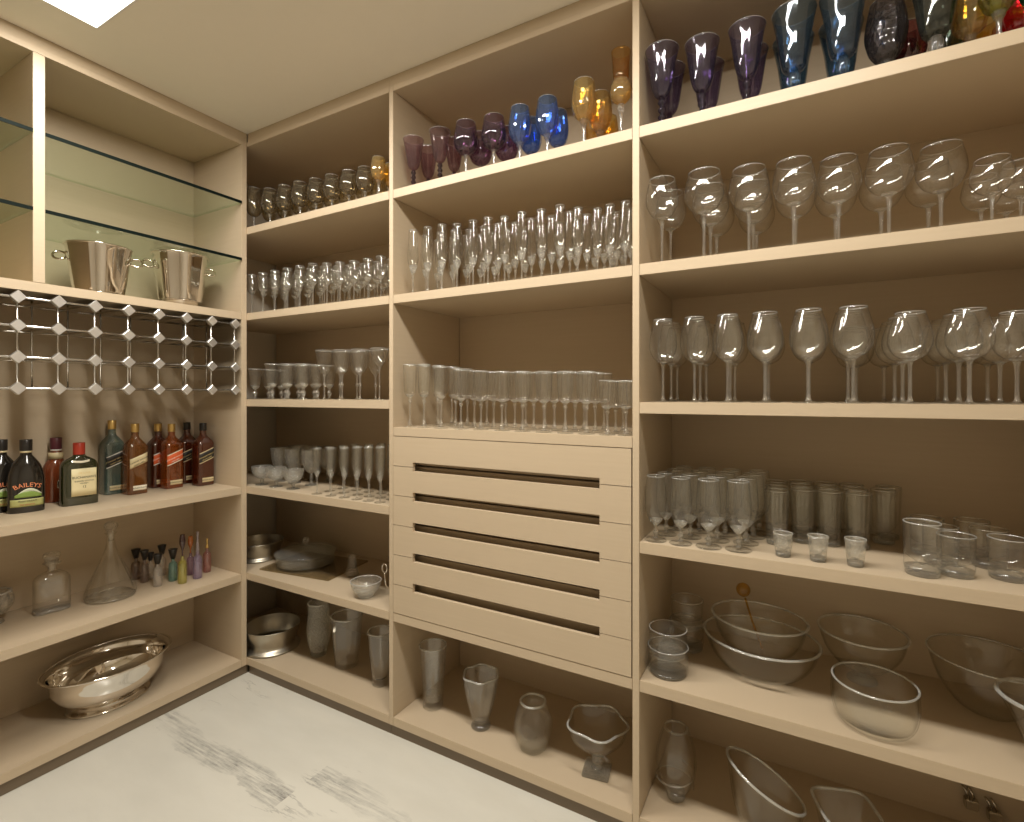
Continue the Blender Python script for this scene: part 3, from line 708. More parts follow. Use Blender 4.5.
# bottom shelf
X, Y, k = atz(676, 797, SH[5]); Y = max(Y, YB + 0.064)
H6 = ztop(728, k) - SH[5]
vessel('w5', 'bottle_vase', 'tall egg shaped thick glass vase with narrow mouth beside the drawer bay post', 'vase', X, Y, SH[5],
       [('vase_wall', lathe_mesh('vase_wall', M['bowl_glass'], hollow(crv([(0, 0.022), (0.028, 0.024), (0.048, H6 * .25), (0.058, H6 * .48), (0.055, H6 * .70), (0.042, H6 * .92), (0.034, H6)], 5), 0.004, 0.004), 40)),
        ('thick_base', lathe_mesh('thick_base', M['solid'], [(0, 0), (0.024, 0), (0.027, 0.006), (0.026, 0.0215), (0, 0.0215)], 32)),
        ('rim', tube_mesh('rim', M['solid'], [(0.032 * math.cos(a * PI / 16), 0.032 * math.sin(a * PI / 16), H6 + 0.001) for a in range(32)], 0.0035, 8, True)),
        ('swirl', tube_mesh('swirl', M['solid'], [((0.049 + 0.008 * math.sin(min(PI, a * PI / 40))) * math.cos(a * PI / 20), (0.049 + 0.008 * math.sin(min(PI, a * PI / 40))) * math.sin(a * PI / 20), 0.04 + 0.0009 * a) for a in range(50)], 0.0022, 6))])
# slanted scoop bowl
def slant(th, r, z):
    return (r, z if z < 0.02 else 0.02 + (z - 0.02) * (1 + 0.42 * math.cos(th - R_(205))))
vessel('w5', 'slanted_bowl', 'large slant cut glass bowl rising to one tall lip beside the egg shaped vase', 'bowl', atY(765, 1.56)[0], 1.562, SH[5],
       bowl_parts([(0, 0), (0.040, 0.0), (0.062, 0.02), (0.083, 0.07), (0.096, 0.15)], fn=slant, t=0.005, tb=0.012, rimr=0.0036))
def squarish(th, r, z):
    n = 5.0; c, s = abs(math.cos(th)), abs(math.sin(th))
    q = (c ** n + s ** n) ** (-1 / n)
    return (r * q, z)
vessel('w5', 'square_dish', 'square flared crystal dish with star corner between slant cut and scalloped bowls', 'dish', atY(848, 1.56)[0], 1.575, SH[5],
       bowl_parts([(0, 0), (0.040, 0.0), (0.048, 0.03), (0.057, 0.08), (0.069, 0.135)], fn=squarish, gm='clear2', t=0.006, tb=0.014, rimr=0.004), rot=R_(20))
vessel('w5', 'scalloped_bowl', 'scalloped cut crystal bowl beside the square flared dish', 'bowl', atY(922, 1.52)[0], 1.525, SH[5],
       bowl_parts([(0, 0), (0.028, 0.0), (0.04, 0.02), (0.046, 0.05), (0.05, 0.078)], fn=lambda th, r, z: (r * (1 + 0.035 * math.cos(14 * th)), z), gm='crystal', t=0.004, rimr=0.003, seg=84))
# plugs in the back panel
def plug(label, px, py):
    X, k = atY(px, YB2 - 0.012); zc = ztop(py, k)
    t = thing('power_plug', label, 'plug', (X, YB2 - 0.0004, zc), 0, 'plugs on the back panel')
    obj('plug_body', box_mesh('plug_body', M['steel_b'], -0.015, 0.015, -0.026, 0, -0.013, 0.013, 0.003), t)
    for sx in (-0.006, 0.006):
        obj('lead', tube_mesh('lead', M['steel_b'], [(sx, -0.014, 0.013), (sx - 0.004, -0.012, 0.028), (sx - 0.012, -0.006, 0.040)], 0.003), t)
plug('small metal plug with two short leads on the back panel of the bottom shelf', 971, 803)
plug('second small plug on the back panel beyond the scalloped bowl', 994, 815)

# ================================================================ drawer bay (middle)
S2 = dict(xmin=P1[1] + 0.004, xmax=P2[0] - 0.004)
gd = 'coloured goblets on the top shelf of the drawer bay'; wh = 'top shelf of drawer bay'
rows('d0', SH[0], 'goblet_mauve', 'goblet', 'goblet', 'mauve beaded goblet', wh, gd, [(413.5, 129, 1), (440, 126.7, 1)], H=0.19, R=0.039, dy=0.085, **S2)
rows('d0', SH[0], 'roemer_purple', 'goblet', 'goblet', 'plum rounded goblet', wh, gd, [(466, 119, 1), (494, 113, 1)], H=0.205, R=0.045, dy=0.095, **S2)
rows('d0', SH[0], 'cut_blue', 'goblet', 'goblet', 'cobalt cut goblet', wh, gd, [(520, 104, 1), (547.5, 95, 1)], H=0.22, R=0.040, dy=0.088, **S2)
rows('d0', SH[0], 'cut_gold', 'goblet', 'goblet', 'gold cut goblet', wh, gd, [(584, 77, 1), (600, 90, 1)], H=0.225, R=0.040, dy=0.088, **S2)
rows('d0', SH[0], 'tall_amber', 'hock_glass', 'goblet', 'tall amber hock glass', wh, gd, [(621, 47, 0)], H=0.262, R=0.034, **S2)
wh = 'second shelf of drawer bay'
rows('d1', SH[1], 'flute', 'champagne_flute', 'champagne glass', 'clear champagne flute', wh, 'champagne flutes on the second shelf of the drawer bay',
     [(413, 227.6), (427.8, 225), (442, 224), (457, 223.5), (473, 220), (488, 217), (504.7, 216), (521.8, 211.7), (541.4, 209), (560, 204.5), (578, 207), (597.5, 208), (610, 204), (625.6, 200.7)], R=0.0218, back=2, dy=0.075, **S2)
wh = 'glassware shelf above the drawers'
rows('d2', 1.158, 'footed_tumbler', 'footed_glass', 'stemmed glass', 'tall footed glass', wh, 'footed glasses above the drawers',
     [(410, 364.7), (424, 364.5)], s=0.012, R=0.0245, back=2, dy=0.085, **S2)
rows('d2', 1.158, 'footed_tumbler', 'footed_glass', 'stemmed glass', 'footed glass', wh, 'footed glasses above the drawers',
     [(441, 367), (461, 370), (481, 371), (502, 371.5), (522.6, 371.5), (544, 371.5), (565.3, 371.5), (586.5, 371.5)], s=0.008, R=0.0265, back=2, dy=0.085, **S2)
rows('d2', 1.158, 'footed_tumbler', 'footed_glass', 'stemmed glass', 'short footed glass', wh, 'footed glasses above the drawers',
     [(607.3, 380.6), (626, 380.6)], s=0.008, R=0.025, back=2, dy=0.085, **S2)
# bottom shelf vases
X, Y, k = atz(433, 706, SH[5]); H = ztop(645, k) - SH[5]
vessel('d5', 'fluted_vase', 'tall fluted glass vase nearest the corner bay under the drawers', 'vase', X, Y, SH[5],
       bowl_parts([(0, 0), (0.034, 0.0), (0.037, 0.03), (0.042, 0.12), (0.050, H)], fn=lambda th, r, z: (r * (1 + 0.05 * abs(math.cos(6 * th))), z), gm='vase_glass', smooth=False, t=0.004, tb=0.025, seg=24, rimr=0.0025) +
       [('glint_cut_base', lathe_mesh('glint_cut_base', M['crystal'], [(0, 0.026), (0.028, 0.026), (0.029, 0.05), (0, 0.05)], 24))])
X, Y, k = atz(481, 726, SH[5]); H = ztop(674, k) - SH[5]
vessel('d5', 'lobed_vase', 'lobed glass vase tapering to a round foot, between fluted and bark textured vases', 'vase', X, Y, SH[5],
       bowl_parts([(0, 0.016), (0.026, 0.0165), (0.032, 0.03), (0.047, 0.085), (0.061, 0.15), (0.063, H)], fn=lambda th, r, z: (r * (1 + 0.06 * min(1, z / 0.12) * math.cos(6 * th)), z), gm='vase_glass', t=0.005, tb=0.008, seg=72, rimr=0.0035) +
       [('foot', lathe_mesh('foot', M['solid'], [(0, 0), (0.034, 0), (0.036, 0.005), (0.028, 0.0155), (0, 0.0155)], 32))])
X, Y, k = atz(533, 747, SH[5]); H = ztop(701, k) - SH[5]
vessel('d5', 'textured_vase', 'squat rounded vase of bark textured glass under the drawers', 'vase', X, Y, SH[5],
       bowl_parts([(0, 0), (0.040, 0.0), (0.048, 0.012), (0.064, 0.05), (0.067, 0.085), (0.056, 0.125), (0.042, H)], gm='ripple', t=0.006, tb=0.018, seg=48,
                  fn=lambda th, r, z: (r * (1 + 0.02 * math.sin(5 * th + z * 60) + 0.015 * math.sin(9 * th - z * 90)), z), rimr=0.004))
X, Y, k = atz(597, 771, SH[5]); H = ztop(722, k) - SH[5]
pb = thing('pedestal_dish', 'pedestal glass dish with flared bowl on square foot under the drawers', 'dish', (X, Y, SH[5]), R_(10))
for pn, me in bowl_parts([(0, 0.050), (0.018, 0.052), (0.028, 0.064), (0.048, 0.080), (0.080, 0.110), (0.092, H)], fn=lambda th, r, z: (r * (1 + 0.06 * max(0, (z - 0.06) / 0.08) * math.cos(5 * th)), z), t=0.004, tb=0.006, seg=60, rimr=0.0035): obj(pn, me, pb)
obj('pedestal_stem', lathe_mesh('pedestal_stem', M['crystal'], [(0, 0.0125)] + crv([(0.018, 0.0125), (0.010, 0.024), (0.017, 0.036), (0.012, 0.0495)], 4) + [(0, 0.0495)], 24), pb)
obj('square_foot', box_mesh('square_foot', M['crystal'], -0.042, 0.042, -0.042, 0.042, 0, 0.012, 0.002), pb)
o = obj('side_knob', tube_mesh('side_knob', M['crystal'], [(0.010, 0, 0.052), (0.028, 0, 0.046), (0.036, 0, 0.040)], [0.004, 0.0035, 0.006], 10), pb)

# ================================================================ corner bay
S1 = dict(xmin=XA2 + 0.02, xmax=P1[0] - 0.004)
wh = 'top shelf of corner bay'
rows('c0', SH[0], 'brandy', 'brandy_glass', 'brandy glass', 'smoky amber brandy glass', wh, 'smoky brandy glasses on the top shelf of the corner bay',
     [(254, 187), (270, 188), (285, 184.6), (300, 181), (316, 178), (332, 174), (349, 169.6), (365, 166)], s=0.006, R=0.0365, back=1, dy=0.08, from_='from side unit', **S1)
rows('c0', SH[0], 'cut_gold', 'goblet', 'goblet', 'small gold cut goblet', wh, 'gold cut goblets in the corner bay', [(378.5, 157)], s=0.02, R=0.030, back=1, dy=0.07, from_='from side unit', **S1)
wh = 'second shelf of corner bay'
rows('c1', SH[1], 'port', 'port_glass', 'port glass', 'small clear port glass', wh, 'port glasses on the second shelf of the corner bay',
     [(252, 268), (263, 269), (275, 269), (287.5, 266), (300, 265), (313, 263), (327, 263), (340, 262), (354, 260.7), (368, 258.5), (381, 256)], R=0.0255, back=3, dy=0.058, from_='from side unit', **S1)
wh = 'third shelf of corner bay'
rows('c2', SH[2], 'footed_goblet', 'knob_stem_goblet', 'goblet', 'short knob stemmed goblet', wh, 'short knob stemmed goblets in the corner bay',
     [(255, 369), (272.4, 364), (288, 364), (303.5, 364)], s=0.008, R=0.033, back=2, dy=0.07, from_='from side unit', **S1)
rows('c2', SH[2], 'tulip_wine', 'flared_wine_glass', 'wine glass', 'flared wine glass', wh, 'flared wine glasses in the corner bay',
     [(324.3, 350.4), (342, 350), (360, 349.3)], s=0.008, R=0.036, back=1, dy=0.085, from_='from side unit', **S1)
rows('c2', SH[2], 'martini', 'cocktail_glass', 'cocktail glass', 'wide cocktail glass', wh, 'cocktail glasses in the corner bay', [(379.5, 348)], s=0.002, R=0.036, back=1, dy=0.09, from_='from side unit', **S1)
wh = 'fourth shelf of corner bay'
for i, (px, yb) in enumerate(((254, 486), (271, 487.5), (290, 489.5))):
    for lvl in range(3):
        X, Y, k = atz(px, yb, SH[3]); Y = max(Y, YB + 0.06)
        X = X * 1.0
        q = settle('c3', X - 0.01 * lvl, Y + 0.105 * lvl, 0.046, **S1)
        if q: spawn('coupe', 'dessert_coupe', f"cut crystal coupe, {ORD[i]} from side shelving, {['front row', 'second row', 'third row'][lvl]}, {wh}", 'dessert glass', 'cut crystal coupes', q[0], q[1], SH[3], 0.085 + 0.075 * (lvl > 0), 0.046)
rows('c3', SH[3], 'ribbed_flute', 'ribbed_wine_glass', 'wine glass', 'ribbed slender wine glass', wh, 'ribbed wine glasses in the corner bay',
     [(317, 449), (331, 449), (344.5, 448.5), (357, 448), (368.5, 448), (380, 448)], s=0.012, R=0.0225, back=3, dy=0.07, from_='from side unit', **S1)
# fifth shelf: metal dish, lidded dish on tray, crystal cup, ladle
def dish_parts(R, H, mat, foot=0.6):
    return [('dish_body', lathe_mesh('dish_body', M[mat], hollow(crv([(0, 0), (R * foot, 0), (R * 0.82, H * 0.25), (R * 0.95, H * 0.7), (R, H)], 5), 0.0025, 0.003), 48))]
X, k = atY(258, 1.60)
vessel('c4', 'steel_bowl', 'deep steel bowl beside the side shelving on the fifth shelf', 'bowl', X - 0.02, 1.62, SH[4], dish_parts(0.115, 0.085, 'steel_d', 0.9))
X, Y = atY(305, 1.655)[0], 1.655
t = vessel('c4', 'lidded_dish', 'round cut crystal dish with domed lid and knob on glass tray', 'dish', X, Y + 0.005, SH[4] + 0.0085,
           [('dish_body', lathe_mesh('dish_body', M['crystal_big'], hollow(crv([(0, 0), (0.115, 0), (0.130, 0.012), (0.136, 0.046)], 4), 0.005, 0.006), 48))])
ld = obj('lid', lathe_mesh('lid', M['crystal_big'], [(0, 0.048)] + crv([(0.136, 0.048), (0.138, 0.056), (0.10, 0.070), (0.02, 0.080)], 4) + [(0, 0.080)], 48), t)
obj('knob', lathe_mesh('knob', M['crystal'], [(0, 0.080)] + crv([(0.007, 0.080), (0.007, 0.092), (0.016, 0.104), (0.012, 0.118)], 3) + [(0, 0.120)], 16, smooth=False), ld)
tr = thing('glass_tray', 'flat square smoked glass tray under the crystal dish with lid', 'tray', (X + 0.06, Y, SH[4]), R_(8))
obj('tray_plate', box_mesh('tray_plate', M['smoke'], -0.20, 0.20, -0.13, 0.15, 0.0, 0.008, 0.002), tr)
X, Y, k = atz(349, 577, SH[4])
vessel('c4', 'crystal_bell', 'small cut crystal bell beside the dish with lid', 'bell', X + 0.003, Y + 0.015, SH[4] + 0.0085,
       [('bell_body', lathe_mesh('bell_body', M['crystal'], [(0, 0)] + crv([(0.030, 0), (0.027, 0.012), (0.020, 0.04), (0.016, 0.085)], 4) + [(0, 0.088)], 24))])
X, Y, k = atz(366, 596, SH[4]); H = ztop(578, k) - SH[4]
vessel('c4', 'crystal_bowl', 'small round cut glass bowl at front edge near the drawer bay post', 'bowl', X, max(Y, YB + 0.066), SH[4],
       bowl_parts([(0, 0), (0.030, 0.0), (0.034, 0.008), (0.055, 0.035), (0.060, 0.062)], gm='crystal', t=0.003, rimr=0.0025, seg=48))
X, k = atY(385, 1.54)
lad = thing('ring_handle_ladle', 'silver ladle with ring handle leaning by the drawer bay post', 'ladle', (X, 1.545, SH[4]))
obj('handle', tube_mesh('handle', M['steel'], [(0.006, 0.03, 0.012), (0.0, 0.0, 0.05), (-0.002, -0.005, 0.10)], 0.0035), lad)
obj('ring', tube_mesh('ring', M['steel'], [(-0.002 + 0.013 * math.cos(a * PI / 10), -0.005, 0.118 + 0.017 * math.sin(a * PI / 10)) for a in range(20)], 0.003, 8, True), lad)
obj('ladle_cup', lathe_mesh('ladle_cup', M['steel'], hollow(crv([(0, 0), (0.010, 0.0015), (0.018, 0.012), (0.02, 0.022)], 4), 0.0015, 0.002), 24), lad, (0.006, 0.04, 0))
# bottom shelf: steel bowl, chevron vase, big vase, tapered vase
X, Y, k = atz(270, 648, SH[5])
vessel('c5', 'steel_bowl', 'deep steel bowl standing in the inner corner of the bottom shelf', 'bowl', X - 0.01, Y + 0.02, SH[5], dish_parts(0.125, 0.105, 'steel_d', 0.96))
X, k = atY(293, 1.80)
vessel('c5', 'square_vase', 'clear square glass vase behind the steel bowl and chevron vase', 'vase', X, 1.80, SH[5],
       [('vase_wall', lathe_mesh('vase_wall', M['bowl_glass'], hollow([(0, 0), (0.06, 0), (0.062, 0.01), (0.062, 0.24)], 0.005, 0.012), 4, smooth=False))], rot=R_(30))
X, Y, k = atz(317, 655, SH[5]); H = ztop(603, k) - SH[5]
def chev(th, r, z):
    u = (th * 10 / (2 * PI)) % 1.0; tri = abs(u - 0.5) * 2
    return (r * (1 + 0.035 * math.sin(z * 260 + tri * 5.0)), z)
vessel('c5', 'chevron_vase', 'crystal vase with deep cut chevron pattern on the bottom shelf', 'vase', X, Y + 0.01, SH[5],
       bowl_parts([(0, 0), (0.033, 0.0), (0.037, 0.02), (0.050, 0.08), (0.052, 0.14), (0.046, 0.185), (0.047, H)], fn=chev, gm='crystal_big', t=0.006, tb=0.015, seg=80, smooth=False, rimr=0.003))
X, Y, k = atz(346, 664, SH[5]); H = ztop(615, k) - SH[5]
vessel('c5', 'tall_vase', 'tall wide clear glass vase between chevron vase and tapered vase', 'vase', X + 0.005, Y, SH[5],
       bowl_parts([(0, 0), (0.045, 0.0), (0.050, 0.02), (0.058, 0.10), (0.067, H)], fn=lambda th, r, z: (r * (1 + 0.02 * math.cos(8 * th)), z), gm='vase_glass', smooth=False, t=0.004, tb=0.015, seg=16, rimr=0.0035))
X, Y, k = atz(381, 684, SH[5]); H = ztop(631, k) - SH[5]
vessel('c5', 'tapered_vase', 'plain conical tapered glass vase beside the drawer bay post', 'vase', X - 0.004, Y, SH[5],
       bowl_parts([(0, 0), (0.030, 0.0), (0.033, 0.03), (0.043, 0.12), (0.050, H)], gm='vase_glass', t=0.004, tb=0.022, rimr=0.003))

# ================================================================ side shelving: ice buckets, rack, bottles, decanters
def bucket(label, X, Y, H, rt, rb, rot, foot_h):
    t = thing('ice_bucket', label, 'ice bucket', (X, Y, 1.652), rot, 'polished ice buckets')
    body = hollow(crv([(0, foot_h), (rb * 0.9, foot_h), (rb, foot_h + 0.008), (rb + (rt - rb) * 0.4, foot_h + (H - foot_h) * 0.45), (rt * 0.96, H * 0.93), (rt, H)], 5), 0.002, 0.003)
    fn = lambda th, r, z: (r * (1 + 0.018 * abs(math.cos(4 * th))), z)
    obj('bucket_body', lathe_mesh('bucket_body', M['steel'], body, 64, fn), t)
    obj('rolled_rim', tube_mesh('rolled_rim', M['steel'], [((rt * (1 + 0.018 * abs(math.cos(4 * a * PI / 32)))) * math.cos(a * PI / 32), (rt * (1 + 0.018 * abs(math.cos(4 * a * PI / 32)))) * math.sin(a * PI / 32), H) for a in range(64)], 0.003, 8, True), t)
    obj('foot', lathe_mesh('foot', M['steel'], [(0, 0)] + crv([(rb * 0.98, 0), (rb * 1.0, 0.004), (rb * 0.85, foot_h * 0.6), (rb * 0.82, foot_h)], 3) + [(0, foot_h)], 48), t)
    for s in (1, -1):
        hz = H * 0.78; hr = 0.017; xx = s * (rt * 0.93)
        pts = [(xx + s * (hr + 0.003) * (1 - math.cos(a * PI / 10)) , 0.012 * math.sin(a * PI / 10), hz + hr * math.sin(a * PI / 10)) for a in range(20)]
        obj('ring_handle', tube_mesh('ring_handle', M['steel'], pts, 0.0042, 8, True), t)
    return t
bucket('polished tapered wine bucket with ring handles next to the upright divider', -2.36, 0.945, 0.192, 0.104, 0.078, R_(62), 0.012)
bucket('polished wine bucket with rounded foot next to the corner end panel', -2.35, 1.238, 0.228, 0.104, 0.080, R_(75), 0.030)

rk = thing('wine_rack', 'silver grid wine rack with diamond joints hanging under the ice bucket shelf', 'wine rack', (-2.32, 0.7, 1.30))
def rpart(name, bm, mat='chrome_dark', smooth=True):
    me = to_mesh(bm, name, M[mat], smooth); me.transform(Matrix.Translation((2.32, -0.7, -1.30))); return obj(name, me, rk)
cols = [0.663 + 0.1047 * i for i in range(-4, 8)]
rws = [1.597, 1.504, 1.402, 1.300]
XF, XK = -2.214, -2.43
for X in (XF, XK):
    for z in rws:
        bm = bmesh.new(); tube_into(bm, [(X, cols[0], z), (X, cols[-1], z)], 0.0042, 8); rpart('cross_rail', bm)
    for y in cols:
        bm = bmesh.new(); tube_into(bm, [(X + 0.0002, y, rws[-1]), (X + 0.0002, y, 1.6195)], 0.0032, 8); rpart('upright', bm)
for y in cols:
    for z in rws:
        bm = bmesh.new(); box_into(bm, XK + 0.004, XF - 0.004, y - 0.023, y + 0.023, z - 0.0035, z + 0.0035); rpart('shadow_casting_rest', bm, 'chrome_dark', False)  # flat rests, made wide to cast striped shadows on the back panel
random.seed(3)
for y in cols:
    for z in rws:
        bm = bmesh.new()
        mt = Matrix.Translation((XF + 0.004, y, z)) @ Matrix.Rotation(R_(45), 4, 'X') @ Matrix.Rotation(R_(random.uniform(-3, 3)), 4, 'Z')
        box_into(bm, -0.010, 0.010, -0.0155, 0.0155, -0.0155, 0.0155, mt)
        bmesh.ops.bevel(bm, geom=bm.edges[:], offset=0.0015, segments=1, affect='EDGES')
        rpart('diamond_joint', bm, 'chrome', False)

def liquor(name, col, dens=0.55, spec=1.4):
    m, nt, out = new_mat(name); L = nt.links.new
    tr = N(nt, 'ShaderNodeBsdfTransparent'); tr.inputs[0].default_value = (*[c ** 0.42 for c in col], 1)
    df = N(nt, 'ShaderNodeBsdfDiffuse'); df.inputs[0].default_value = (*col, 1)
    m1 = N(nt, 'ShaderNodeMixShader'); m1.inputs[0].default_value = dens
    gl = N(nt, 'ShaderNodeBsdfGlossy'); gl.inputs['Roughness'].default_value = 0.04
    lw = N(nt, 'ShaderNodeLayerWeight'); lw.inputs['Blend'].default_value = 0.5
    pw = N(nt, 'ShaderNodeMath', operation='POWER'); pw.inputs[1].default_value = 3.0
    ma = N(nt, 'ShaderNodeMath', operation='MULTIPLY_ADD'); ma.inputs[1].default_value = 0.5; ma.inputs[2].default_value = 0.075 * spec
    m2 = N(nt, 'ShaderNodeMixShader')
    L(tr.outputs[0], m1.inputs[1]); L(df.outputs[0], m1.inputs[2]); L(lw.outputs['Facing'], pw.inputs[0]); L(pw.outputs[0], ma.inputs[0])
    L(ma.outputs[0], m2.inputs[0]); L(m1.outputs[0], m2.inputs[1]); L(gl.outputs[0], m2.inputs[2]); L(m2.outputs[0], out.inputs[0]); return m
M['whisky'] = liquor('amber_whisky', (0.36, 0.14, 0.035), 0.20)
M['whisky_l'] = liquor('pale_amber_whisky', (0.50, 0.24, 0.07), 0.45)
M['whisky_r'] = liquor('red_amber_whisky', (0.50, 0.12, 0.015), 0.22)
M['whisky_d'] = liquor('dark_amber_whisky', (0.16, 0.035, 0.012), 0.35)
M['brown_red'] = liquor('brown_red_whisky', (0.26, 0.06, 0.02), 0.65)
M['green_b'] = liquor('green_bottle_glass', (0.13, 0.19, 0.16), 0.55, 2)
M['green_d'] = liquor('dark_olive_bottle_glass', (0.022, 0.025, 0.007), 0.85, 1.6)
M['black_b'] = plain('black_bottle_glass', (0.012, 0.010, 0.008), 0.12, spec=0.8)
M['cap_black'] = plain('black_cap', (0.02, 0.017, 0.015), 0.3)
M['cap_maroon'] = plain('maroon_cap', (0.10, 0.02, 0.03), 0.3)
M['cap_red'] = plain('red_foil', (0.48, 0.05, 0.025), 0.35)
M['cap_gold'] = plain('gold_foil', (0.72, 0.50, 0.18), 0.28, 0.85)
M['cream'] = plain('cream_label', (0.80, 0.70, 0.42), 0.6)
M['cream_w'] = plain('pale_label', (0.82, 0.76, 0.60), 0.6)
M['gold_l'] = plain('gold_label_paper', (0.66, 0.55, 0.32), 0.45)
M['orange_l'] = plain('orange_red_label', (0.75, 0.13, 0.03), 0.5)
M['black_l'] = plain('black_label', (0.02, 0.018, 0.016), 0.5)
M['olive_l'] = plain('olive_label', (0.42, 0.42, 0.16), 0.5)
M['hill_green'] = plain('hill_green_print', (0.22, 0.33, 0.07), 0.5)
M['sky_print'] = plain('pale_sky_print', (0.62, 0.66, 0.50), 0.5)
M['ink'] = plain('dark_ink', (0.06, 0.045, 0.03), 0.6)
M['ink_gold'] = plain('gold_ink', (0.75, 0.58, 0.25), 0.4)
M['orange_ink'] = plain('orange_ink', (0.85, 0.30, 0.14), 0.5)
M['white_ink'] = plain('white_ink', (0.85, 0.82, 0.75), 0.5)

class Bottle:
    def __init__(s, label, px, ybase, z, w, d, prof, n=5.0, rot=90.0, mat='whisky', back=0.035, neck_r=0.015, group=None):
        X, Y, k = atz(px, ybase, z)
        s.w, s.d, s.n = w, d, n
        s.prof = crv(prof, 5); s.nr = neck_r
        Xc = max(X - back, XA2 + d / 2 + 0.006); Yc = atX(px, Xc)[0]
        s.t = thing('liquor_bottle', label, 'bottle', (Xc, Yc, z), R_(rot), group)
        H = s.prof[-1][1]; s.H = H
        bm = bmesh.new(); rings = []; seg = 48
        for r, zz in s.prof:
            a, b, nn = s.abn(zz, r)
            rings.append([bm.verts.new((*s.pt(2 * PI * k / seg, a, b, nn), zz)) for k in range(seg)])
        for A, B in zip(rings, rings[1:]):
            for k in range(seg): bm.faces.new((A[k], A[(k + 1) % seg], B[(k + 1) % seg], B[k]))
        bm.faces.new(rings[0]); bm.faces.new(rings[-1])
        s.body = obj('bottle_body', to_mesh(bm, 'bottle_body', M[mat], True), s.t)
        for p in s.body.data.polygons:
            if len(p.vertices) > 4: p.use_smooth = False
    def abn(s, z, f=None):
        if f is None:
            f = s.prof[-1][0]
            for (r0, z0), (r1, z1) in zip(s.prof, s.prof[1:]):
                if z0 <= z <= z1 and z1 > z0: f = r0 + (r1 - r0) * (z - z0) / (z1 - z0); break
        # f runs 1 (body) to 0 (neck)
        a = s.nr + (s.w / 2 - s.nr) * f; b = s.nr + (s.d / 2 - s.nr) * f
        return a, b, 2.0 + (s.n - 2.0) * max(0.0, min(1, f)) ** 2
    def pt(s, th, a, b, n):
        c, q = math.cos(th), math.sin(th)
        r = (abs(c / a) ** n + abs(q / b) ** n) ** (-1 / n)
        return r * c, r * q
    def surf(s, x, z, off):
        a, b, n = s.abn(z); u = min(0.97, abs(x / a))
        return -b * (1 - u ** n) ** (1 / n) - off
    def decal(s, name, mat, f, x0, x1, off=0.0007, nu=12, nv=4):
        """f(u) -> (z low, z high) at x; a thin printed piece following the bottle's front"""
        bm = bmesh.new(); g = []
        for o2 in (off, off - 0.0009):
            lay = []
            for i in range(nu + 1):
                x = x0 + (x1 - x0) * i / nu; lo, hi = f(i / nu)
                lay.append([bm.verts.new((x, s.surf(x, lo + (hi - lo) * j / nv, o2), lo + (hi - lo) * j / nv)) for j in range(nv + 1)])
            g.append(lay)
        for li, lay in enumerate(g):
            for i in range(nu):
                for j in range(nv): bm.faces.new((lay[i][j], lay[i + 1][j], lay[i + 1][j + 1], lay[i][j + 1]))
        A, B = g
        for i in range(nu):
            for j in (0, nv): bm.faces.new((A[i][j], A[i + 1][j], B[i + 1][j], B[i][j]))
        for j in range(nv):
            for i in (0, nu): bm.faces.new((A[i][j], A[i][j + 1], B[i][j + 1], B[i][j]))
        return obj(name, to_mesh(bm, name, M[mat], True), s.t)
    def text(s, parent, txt, size, x, z, mat, arc=0, shear=0, off=0.0012, sx=1.0):
        me = text_mesh('lettering', txt, M[mat], size, 0.00025, arc, shear)
        for v in me.vertices:
            xx = v.co.x * sx + x; zz = v.co.z + z
            v.co = (xx, s.surf(xx, zz, off) + v.co.y, zz)
        return obj('lettering', me, parent)
    def cap(s, mat, r, z0, z1, name='cap'):
        return obj(name, lathe_mesh(name, M[mat], [(0, z0), (r * 0.97, z0), (r, z0 + 0.002), (r, z1 - 0.002), (r * 0.93, z1), (0, z1)], 24), s.t)
    def band(s, mat, z0, z1, r, name='neck_band'):
        return obj(name, lathe_mesh(name, M[mat], [(s.nr * 0.6, z0), (r, z0), (r, z1), (s.nr * 0.6, z1)], 24), s.t)

Z4 = SH[3]
def cream_liqueur(label, px, yb, rot):
    b = Bottle(label, px, yb, Z4, 0.100, 0.066, [(0.96, 0), (1.0, 0.004), (1.0, 0.09), (0.97, 0.125), (0.70, 0.165), (0.28, 0.190), (0.05, 0.202), (0.0, 0.212), (0.0, 0.245)], 2.6, rot, 'black_b', group='black cream liqueur bottles')
    b.cap('cap_black', 0.0175, 0.218, 0.258); b.band('gold_l', 0.211, 0.2175, 0.0165)
    def hill(u): return 0.058, 0.058 + 0.001 + 0.026 * math.sin(PI * min(1, u * 0.9 + 0.12)) ** 0.8
    l = b.decal('picture_label', 'hill_green', lambda u: (0.054, 0.056 + 0.020 * math.sin(PI * (0.1 + 0.8 * u))), -0.034, 0.038)
    b.decal('picture_sky', 'sky_print', lambda u: (0.057 + 0.021 * math.sin(PI * (0.1 + 0.8 * u)) - 0.002, 0.058 + 0.028 * math.sin(PI * (0.08 + 0.84 * u))), -0.028, 0.038, off=0.0006)
    b.text(l, 'BAILEYS', 0.0215, 0.0, 0.098, 'orange_ink', arc=0.075)
    g = b.decal('lower_label', 'olive_l', lambda u: (0.022, 0.048), -0.044, 0.044)
    b.text(g, 'IRISH CREAM', 0.0085, 0, 0.041, 'ink'); b.text(g, 'THE ORIGINAL', 0.006, 0, 0.029, 'cap_red')
    return b
cream_liqueur('black cream liqueur bottle at the viewer end of the liquor row', 1, 513, 88)
cream_liqueur('black cream liqueur bottle with arched lettering in front of the dark red bottle', 26, 513, 80)
